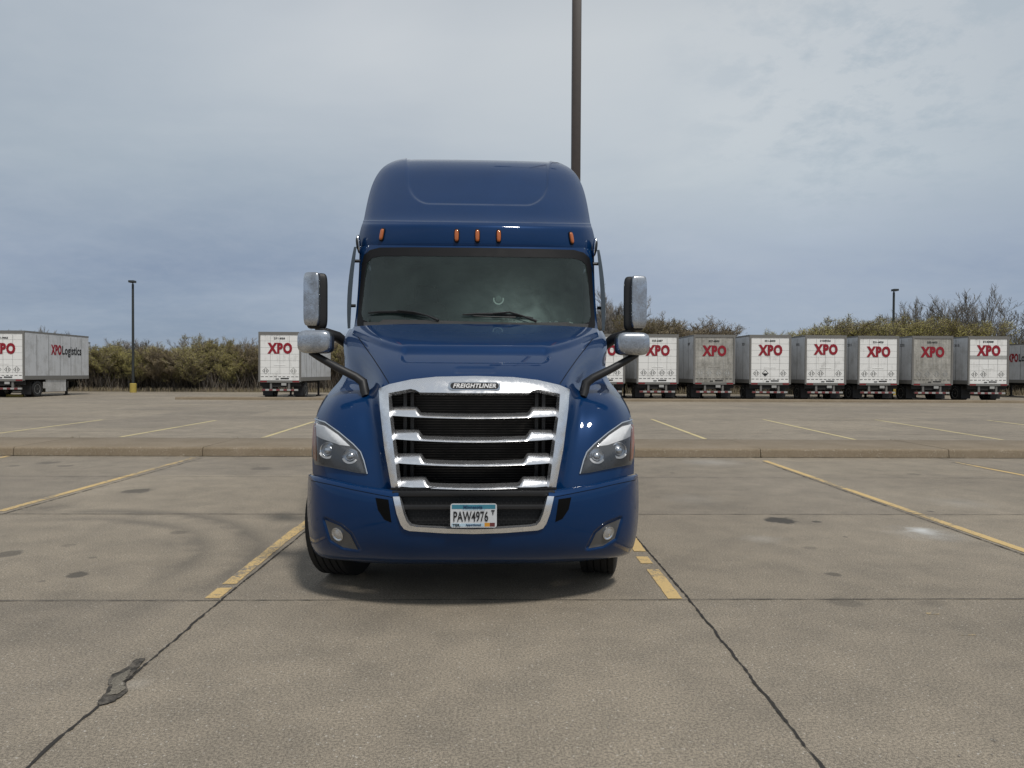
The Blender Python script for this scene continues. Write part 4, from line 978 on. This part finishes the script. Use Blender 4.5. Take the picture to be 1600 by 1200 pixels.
    for s in (1, -1):
        for x in (.78, 1.12): wheel(t, x*s, 1.35, r=.5, w=.13, side=s)
        MB().box(s*.95-.3, s*.95+.3, .70, .715, .18, 1.0).build('mud_flap', M_black, t, smooth=0)
        mb = MB(); mb.box(s*.95-.06, s*.95+.06, L-2.1, L-1.98, .08, 1.1); mb.box(s*.95-.14, s*.95+.14, L-2.15, L-1.93, 0, .08); mb.build('landing_leg', M_under, t, smooth=0)
        if skirt: MB().box(s*(w-.05)-.01, s*(w-.05)+.01, 2.15, min(5.3, L-2.6), .30, 1.1).build('side_skirt', M_skirt, t, smooth=0)
    if sidelogo:
        s = sidelogo; Ms = Matrix.Rotation(R(90)*s, 3, 'Z') @ Matrix.Rotation(R(90), 3, 'X')
        # letters read along the side; first word red, second black
        xw, lw = 1.12, 2.2
        c0 = 3.2
        d_ = 1 if s > 0 else -1
        text('side_logo', 'XPO', .84, M_txtr, t, (s*(w+.008), c0, 3.02), w=xw, bold=.05, M=Ms, thick=.004)
        text('side_lettering', 'Logistics', .80, M_txtk, t, (s*(w+.008), c0+d_*(xw/2+lw/2+.06), 2.93), w=lw, bold=.022, M=Ms, thick=.004)
    else:
        Ms = Matrix.Rotation(R(-90), 3, 'Z') @ Matrix.Rotation(R(90), 3, 'X')
        text('side_lettering', num[:3], .22, M_seam, t, (-w-.008, 1.1, 3.55), w=.5, bold=.02, M=Ms, thick=.004)
    MB().box(w*.0-.05+w, w+.02, .35, .9, 3.55, 3.72).build('side_marker', M_seam, t, smooth=0) if False else None
    return t
TY = 43.7
for px0, px1, dy, num, door, lz, plac, lab, band in (
    (910, 978, 0, '221-4010', M_doorw, 0, 'oooo', 'white trailer half hidden by the truck at the left end of the row', False),
    (994, 1061, 0, '323-5687', M_doorw, 0, 'oooo', 'white trailer behind the truck\'s right-hand mirrors', False),
    (1083, 1149, .1, '327-4503', M_doorg, 0, 'wwww', 'trailer with a grimy tan door and white warning diamonds, third from left in the row', False),
    (1170, 1237, -.1, '321-5803', M_doorw, .05, 'ok-o', 'white trailer with a half-black warning diamond on its door', False),
    (1257, 1323, 0, '3150226', M_doorw, .12, 'oo-o', 'white trailer with high red letters, two right of the half-black diamond one', False),
    (1340, 1405, .2, '221-4825', M_doorw, 0, 'oo-o', 'clean white trailer left of the second grimy one, under the lamp post', False),
    (1424, 1490, 0, '222-4622', M_doorg, 0, 'oooo', 'trailer with a dull grey dirty door, just right of the far lamp post', False),
    (1512, 1577, -.1, '315088', M_doorw, .1, 'oo-o', 'white trailer with a bright band across its door, right end of the row', True)):
    d = TY+dy; X = (AT(px0, d)+AT(px1, d))/2
    trailer(X, d, lab, num, door, lz, plac=plac, band=band)
trailer(AT(1632, 51)+1.3, 51, 'trailer set back with black and red lettering on its side, at the right frame edge', '321-7720', sidelogo=-1, L=8.4)
trailer(AT(38, 44)-1.3, 44, 'white trailer at the left frame edge with red and black side lettering', '721-9025', sidelogo=1, skirt=True, L=6.9, lz=-.1)
trailer(AT(142.5, 61.5)-1.3, 53, 'white trailer mostly hidden behind the left lettered one', '721-3310', skirt=True, L=8.4)
trailer((AT(404, TY)+AT(470, TY))/2, TY, 'lone white trailer with a scuffed door, left of the blue truck', '271-858', plac='o--w', skirt=False, L=7.6)
b0 = G(-10, 620); b1 = G(40, 620)
tag(MB().prism([(b0.x, .005), (b1.x, .005), (b1.x-.04, .16), (b0.x+.04, .16)], b0.y, b0.y+.2).build('wheel_stop', M_ybase, bevel=.02), 'long yellow concrete wheel stop in front of the left trailer', 'wheel stop')

# ------------------------------------------------------------------ trees and brush
def f_leaf(a, b_):
    def f(t, b):
        o = objc(t); i = nn(t, 'ShaderNodeObjectInfo')
        ln(t, mixc(t, mth(t, 'MULTIPLY_ADD', noise(t, o, 1.6, 4, .6), 2.4, -.7, clamp=True), a, b_), b.inputs['Base Color']); b.inputs['Roughness'].default_value = .8
    return f
M_bark = mat('grey_bark', (.085, .070, .055), .9)
M_twig = mat('brown_twigs', fn=f_leaf((.16, .13, .095), (.25, .205, .15)))
M_twigg = mat('grey_twigs', fn=f_leaf((.15, .135, .115), (.22, .20, .175)))
M_bud = mat('olive_buds', fn=f_leaf((.28, .26, .075), (.42, .375, .11)))
M_budb = mat('russet_buds', fn=f_leaf((.22, .17, .09), (.31, .25, .13)))
def tree_mesh(seed, H, spread, stems, lv, leaf, twr, droop=0, up=.5, den=1.0):
    r = random.Random(seed); T = MB(); Cw = MB()
    def tri(mb, a, b, ra, rb, n=3):
        d = (b-a); 
        if d.length < 1e-5: return
        d.normalize(); u = d.orthogonal().normalized(); w = d.cross(u); vs = []
        for p, q in ((a, ra), (b, rb)):
            for k in range(n): t = 2*math.pi*k/n; vs.append(p+(u*math.cos(t)+w*math.sin(t))*q)
        mb.add(vs, [(k, (k+1) % n, (k+1) % n+n, k+n) for k in range(n)])
    def grow(p, d, L, rad, level):
        n = 6 if level == 0 else (4 if level < 3 else 3)
        for i in range(n):
            j = .07 if level == 0 else .15
            d = (d+Vector((r.gauss(0, j), r.gauss(0, j), r.gauss(0, j)+up*.12))).normalized(); q = p+d*(L/n)
            r2 = rad*(1-.75*(i+1)/n) if level < lv else rad*.6
            tri(T if level < 2 else Cw, p, q, rad*(1-.75*i/n), r2, 5 if level == 0 else 3)
            if level < lv:
                kc = (r.choice((2, 3)) if level else 2) if i > (0 if level else 0) else 1
                kc = int(round(kc*den+r.random()*.4))
                for _ in range(kc):
                    a = Vector((r.gauss(0, 1), r.gauss(0, 1), r.gauss(0, .7)+up*.5)); a = (a-d*a.dot(d)).normalized()
                    nd = (d*r.uniform(.7, 1.0)+a*r.uniform(.4, .85)*spread).normalized()
                    grow(q, nd, L*r.uniform(.36, .60)*(1-.25*i/n), max(twr, rad*(1-.75*i/n)*.5), level+1)
            elif leaf and r.random() < leaf:
                for _ in range(2):
                    c = q+Vector((r.gauss(0, .05), r.gauss(0, .05), r.gauss(0, .05))); s = r.uniform(.014, .036)
                    a = Vector((r.gauss(0, 1), r.gauss(0, 1), r.gauss(0, 1))).normalized(); b = a.orthogonal().normalized()
                    Cw.add([c-a*s, c+b*s*.7, c+a*s, c-b*s*.7], [(0, 1, 2, 3)], 1)
            p = q
    for s in range(stems):
        a = r.uniform(0, 6.28); rr = r.uniform(0, .5) if stems > 1 else 0
        lean = .55*r.random() if stems > 1 else .05
        grow(Vector((math.cos(a)*rr, math.sin(a)*rr, -.05)), Vector((math.cos(a)*lean, math.sin(a)*lean, 1)).normalized(), H*r.uniform(.62, .85) if stems > 1 else H*.92, (.05 if stems > 1 else .14), 0)
    zmax = max(v[2] for v in Cw.v); k = H/zmax
    T.v = [(x, y_, z*k) for x, y_, z in T.v]; Cw.v = [(x, y_, z*k) for x, y_, z in Cw.v]
    return T, Cw
def proto(name, seed, H, spread, stems, lv, leaf, twr, tw, bud, **k):
    T, Cw = tree_mesh(seed, H, spread, stems, lv, leaf, twr, **k)
    out = []
    for mb, mats, nm in ((T, [M_bark], 'trunk'), (Cw, [tw, bud], 'crown')):
        me = bpy.data.meshes.new(nm); me.from_pydata(mb.v, [], mb.f)
        for m in mats: me.materials.append(m)
        me.polygons.foreach_set('material_index', mb.m); out.append(me)
    return out
P_sh = [proto('s', 11+i, 5.0, .75, 8, 3, (.75, .35, .0, .55)[i], .011, (M_twig, M_twig, M_twigg, M_twig)[i], (M_bud, M_budb, M_budb, M_bud)[i], den=1.15, up=1.0) for i in range(4)]
P_tr = [proto('t', 40+i, 9.0, (.65, .9, .75)[i], (2, 3, 2)[i], 3, 0, .019, M_twigg, M_budb, up=1.0, den=.92) for i in range(3)]
print('shrub faces', [len(p[1].polygons) for p in P_sh], 'tree faces', [len(p[1].polygons) for p in P_tr])
rt = random.Random(9)
def plant(pr, name, X, Y, sc, lab, cat, grp, wx=1.0):
    o = tag(empty(name, (X, Y, 0), rt.uniform(0, 6.28)), lab, cat, grp); s = sc
    o.scale = (s*wx, s*wx, s)
    for me in pr: c = bpy.data.objects.new(me.name.split('.')[0], me); col.objects.link(c); c.parent = o
    return o
ORD = 'first second third fourth fifth sixth seventh eighth ninth tenth eleventh twelfth thirteenth fourteenth fifteenth sixteenth seventeenth eighteenth nineteenth twentieth'.split()
def shrubs(px0, px1, step, top, D, kinds, lab, grp, wx=1.15):
    px = px0; cnt_ = 0
    while px < px1:
        d = D+rt.uniform(-1.2, 1.8); tp = top(px) if callable(top) else top
        H = CAMH+(583+(px-776)*.005-tp+rt.uniform(-12, 11))*d/F
        plant(P_sh[rt.choice(kinds)], 'shrub', AT(px, d), d, H/5.0, lab+', '+ORD[cnt_]+' from the left', 'shrub', grp, wx*rt.uniform(.9, 1.15)); cnt_ += 1; px += step*rt.uniform(.8, 1.2)
shrubs(138, 420, 30, lambda x: 545-min(1, (x-130)/110)*16, 61, (0, 1, 0, 3), 'budding twiggy shrub in the hedgerow left of the lone trailer', 'shrubs in the left hedgerow')
shrubs(150, 420, 34, 536, 65, (1, 2, 3), 'bare twiggy shrub at the back of the left hedgerow', 'shrubs at the back of the left hedgerow')
shrubs(512, 570, 26, 522, 61, (0, 1), 'budding shrub between the lone trailer and the blue truck', 'shrubs beside the truck\'s left mirrors', 1.3)
shrubs(20, 110, 28, 512, 68, (2, 1), 'bare shrub top showing above the left lettered trailer', 'shrubs behind the left trailers', 1.0)
shrubs(440, 515, 30, 517, 66, (2, 1), 'bare shrub top showing above the lone trailer', 'shrubs behind the lone trailer', 1.0)
shrubs(1010, 1140, 23, lambda x: 480+abs(x-1060)*.25, 61, (3, 1, 1), 'russet twiggy shrub above the trailers right of the mirrors', 'shrubs behind the trailers near the mirrors')
shrubs(1135, 1250, 26, 519, 66, (1, 2), 'low bare shrub above the trailers in the gap between thickets', 'low shrubs behind the trailer row', 1.1)
shrubs(1248, 1385, 22, lambda x: 498+max(0, 1325-x)*.2, 60, (0, 0, 3), 'olive budding shrub left of the far lamp post', 'shrubs left of the far lamp post', 1.2)
shrubs(1405, 1490, 20, lambda x: 494+abs(x-1455)*.16, 60, (0, 0, 3), 'olive budding shrub right of the far lamp post', 'shrubs right of the far lamp post', 1.2)
shrubs(1500, 1640, 24, 521, 64, (1, 3), 'brown shrub at the right end of the tree line', 'shrubs at the right end of the tree line', 1.2)
for i, (px, tp, sc, lab) in enumerate(((953, 440, 1.1, 'tall dense grey tree beside the truck\'s right mirror'), (1392, 486, .8, 'small bare tree just left of the far lamp post'), (1418, 466, .9, 'bare tree just right of the far lamp post'), (1443, 464, .8, 'bare tree second right of the lamp post'),
        (1478, 456, .95, 'bare tree between the lamp post and the tallest bare tree'), (1494, 462, .8, 'bare tree close to the tallest one'), (1519, 447, .85, 'tallest bare grey tree above the right trailers'), (1562, 461, 1.25, 'wide spreading bare tree near the right frame edge'),
        (1593, 500, 1.0, 'low bare tree at the right frame edge'), (60, 508, .8, 'bare tree top behind the left lettered trailer'), (490, 517, .8, 'bare tree top behind the lone trailer'), (390, 527, .7, 'grey bare tree at the left side of the lone trailer'))):
    d = 63+(i % 3)*1.3; H = CAMH+(583+(px-776)*.005-tp)*d/F
    plant(P_tr[i % 3], 'bare_tree', AT(px, d), d, H/9, lab, 'tree', 'bare trees on the tree line', sc)
plant(P_sh[2], 'shrub', AT(962, 62), 62, 8.6/5, 'big bare thicket tree between cab and right mirror', 'shrub', None, .75)
plant(P_sh[2], 'shrub', AT(945, 64), 64, 8.2/5, 'tall grey thicket tree right against the cab side', 'shrub', None, .75)
# brush under the shrubs: a dense thicket nobody could count
def brush(name, x0, x1, y0, y1, n, hmin, hmax, mats, lab, cat, rad=.012):
    r = random.Random(len(name)+int(x0)); mb = MB()
    for _ in range(n):
        x = r.uniform(x0, x1); y_ = r.uniform(y0, y1); H = r.uniform(hmin, hmax); lx, ly = r.gauss(0, .28)*H, r.gauss(0, .28)*H; w = rad*r.uniform(.6, 1.6)
        a = r.uniform(0, 3.14); dx, dy = math.cos(a)*w, math.sin(a)*w; mi = r.randrange(len(mats))
        mb.add([(x-dx, y_-dy, -.02), (x+dx, y_+dy, -.02), (x+lx*.5+dx, y_+ly*.5+dy, H*.55), (x+lx*.5-dx, y_+ly*.5-dy, H*.55), (x+lx, y_+ly, H)], [(0, 1, 2, 3), (3, 2, 4)], mi)
    return tag(mb.build(name, mats, smooth=0, fixn=False), lab, cat, kind='stuff')
M_brk = mat('dark_brush', fn=f_leaf((.05, .038, .028), (.09, .07, .05)))
M_dry = mat('dry_grass', fn=f_leaf((.20, .16, .09), (.30, .25, .15)))
brush('brush', -48, -10, 62, 68, 16000, 1.2, 3.4, [M_brk, M_twig, M_brk], 'dense dark brush filling the hedgerow', 'brush', .018)
brush('brush', -48, -9, 59.6, 62, 9000, .7, 2.3, [M_brk, M_brk, M_twig, M_twigg], 'tangled brown undergrowth along the foot of the left hedgerow', 'brush', .016)
brush('brush', 10, 60, 63, 69, 14000, 1.5, 4.2, [M_brk, M_twig], 'dense dark brush behind the trailer row', 'brush', .018)
brush('brush', -10, 11, 60.5, 67, 9000, 1.5, 4.4, [M_brk, M_twig, M_bud], 'brush in the stretch of hedgerow hidden behind the truck', 'brush', .018)
brush('dry_grass', -60, -6, 58.2, 60.5, 9000, .12, .45, [M_dry, M_twig], 'pale dry grass along the foot of the hedgerow', 'grass', .012)
brush('dry_grass', 5, 60, 58.2, 60.5, 5000, .2, .7, [M_dry, M_twig], 'pale dry grass behind the trailer row', 'grass', .012)
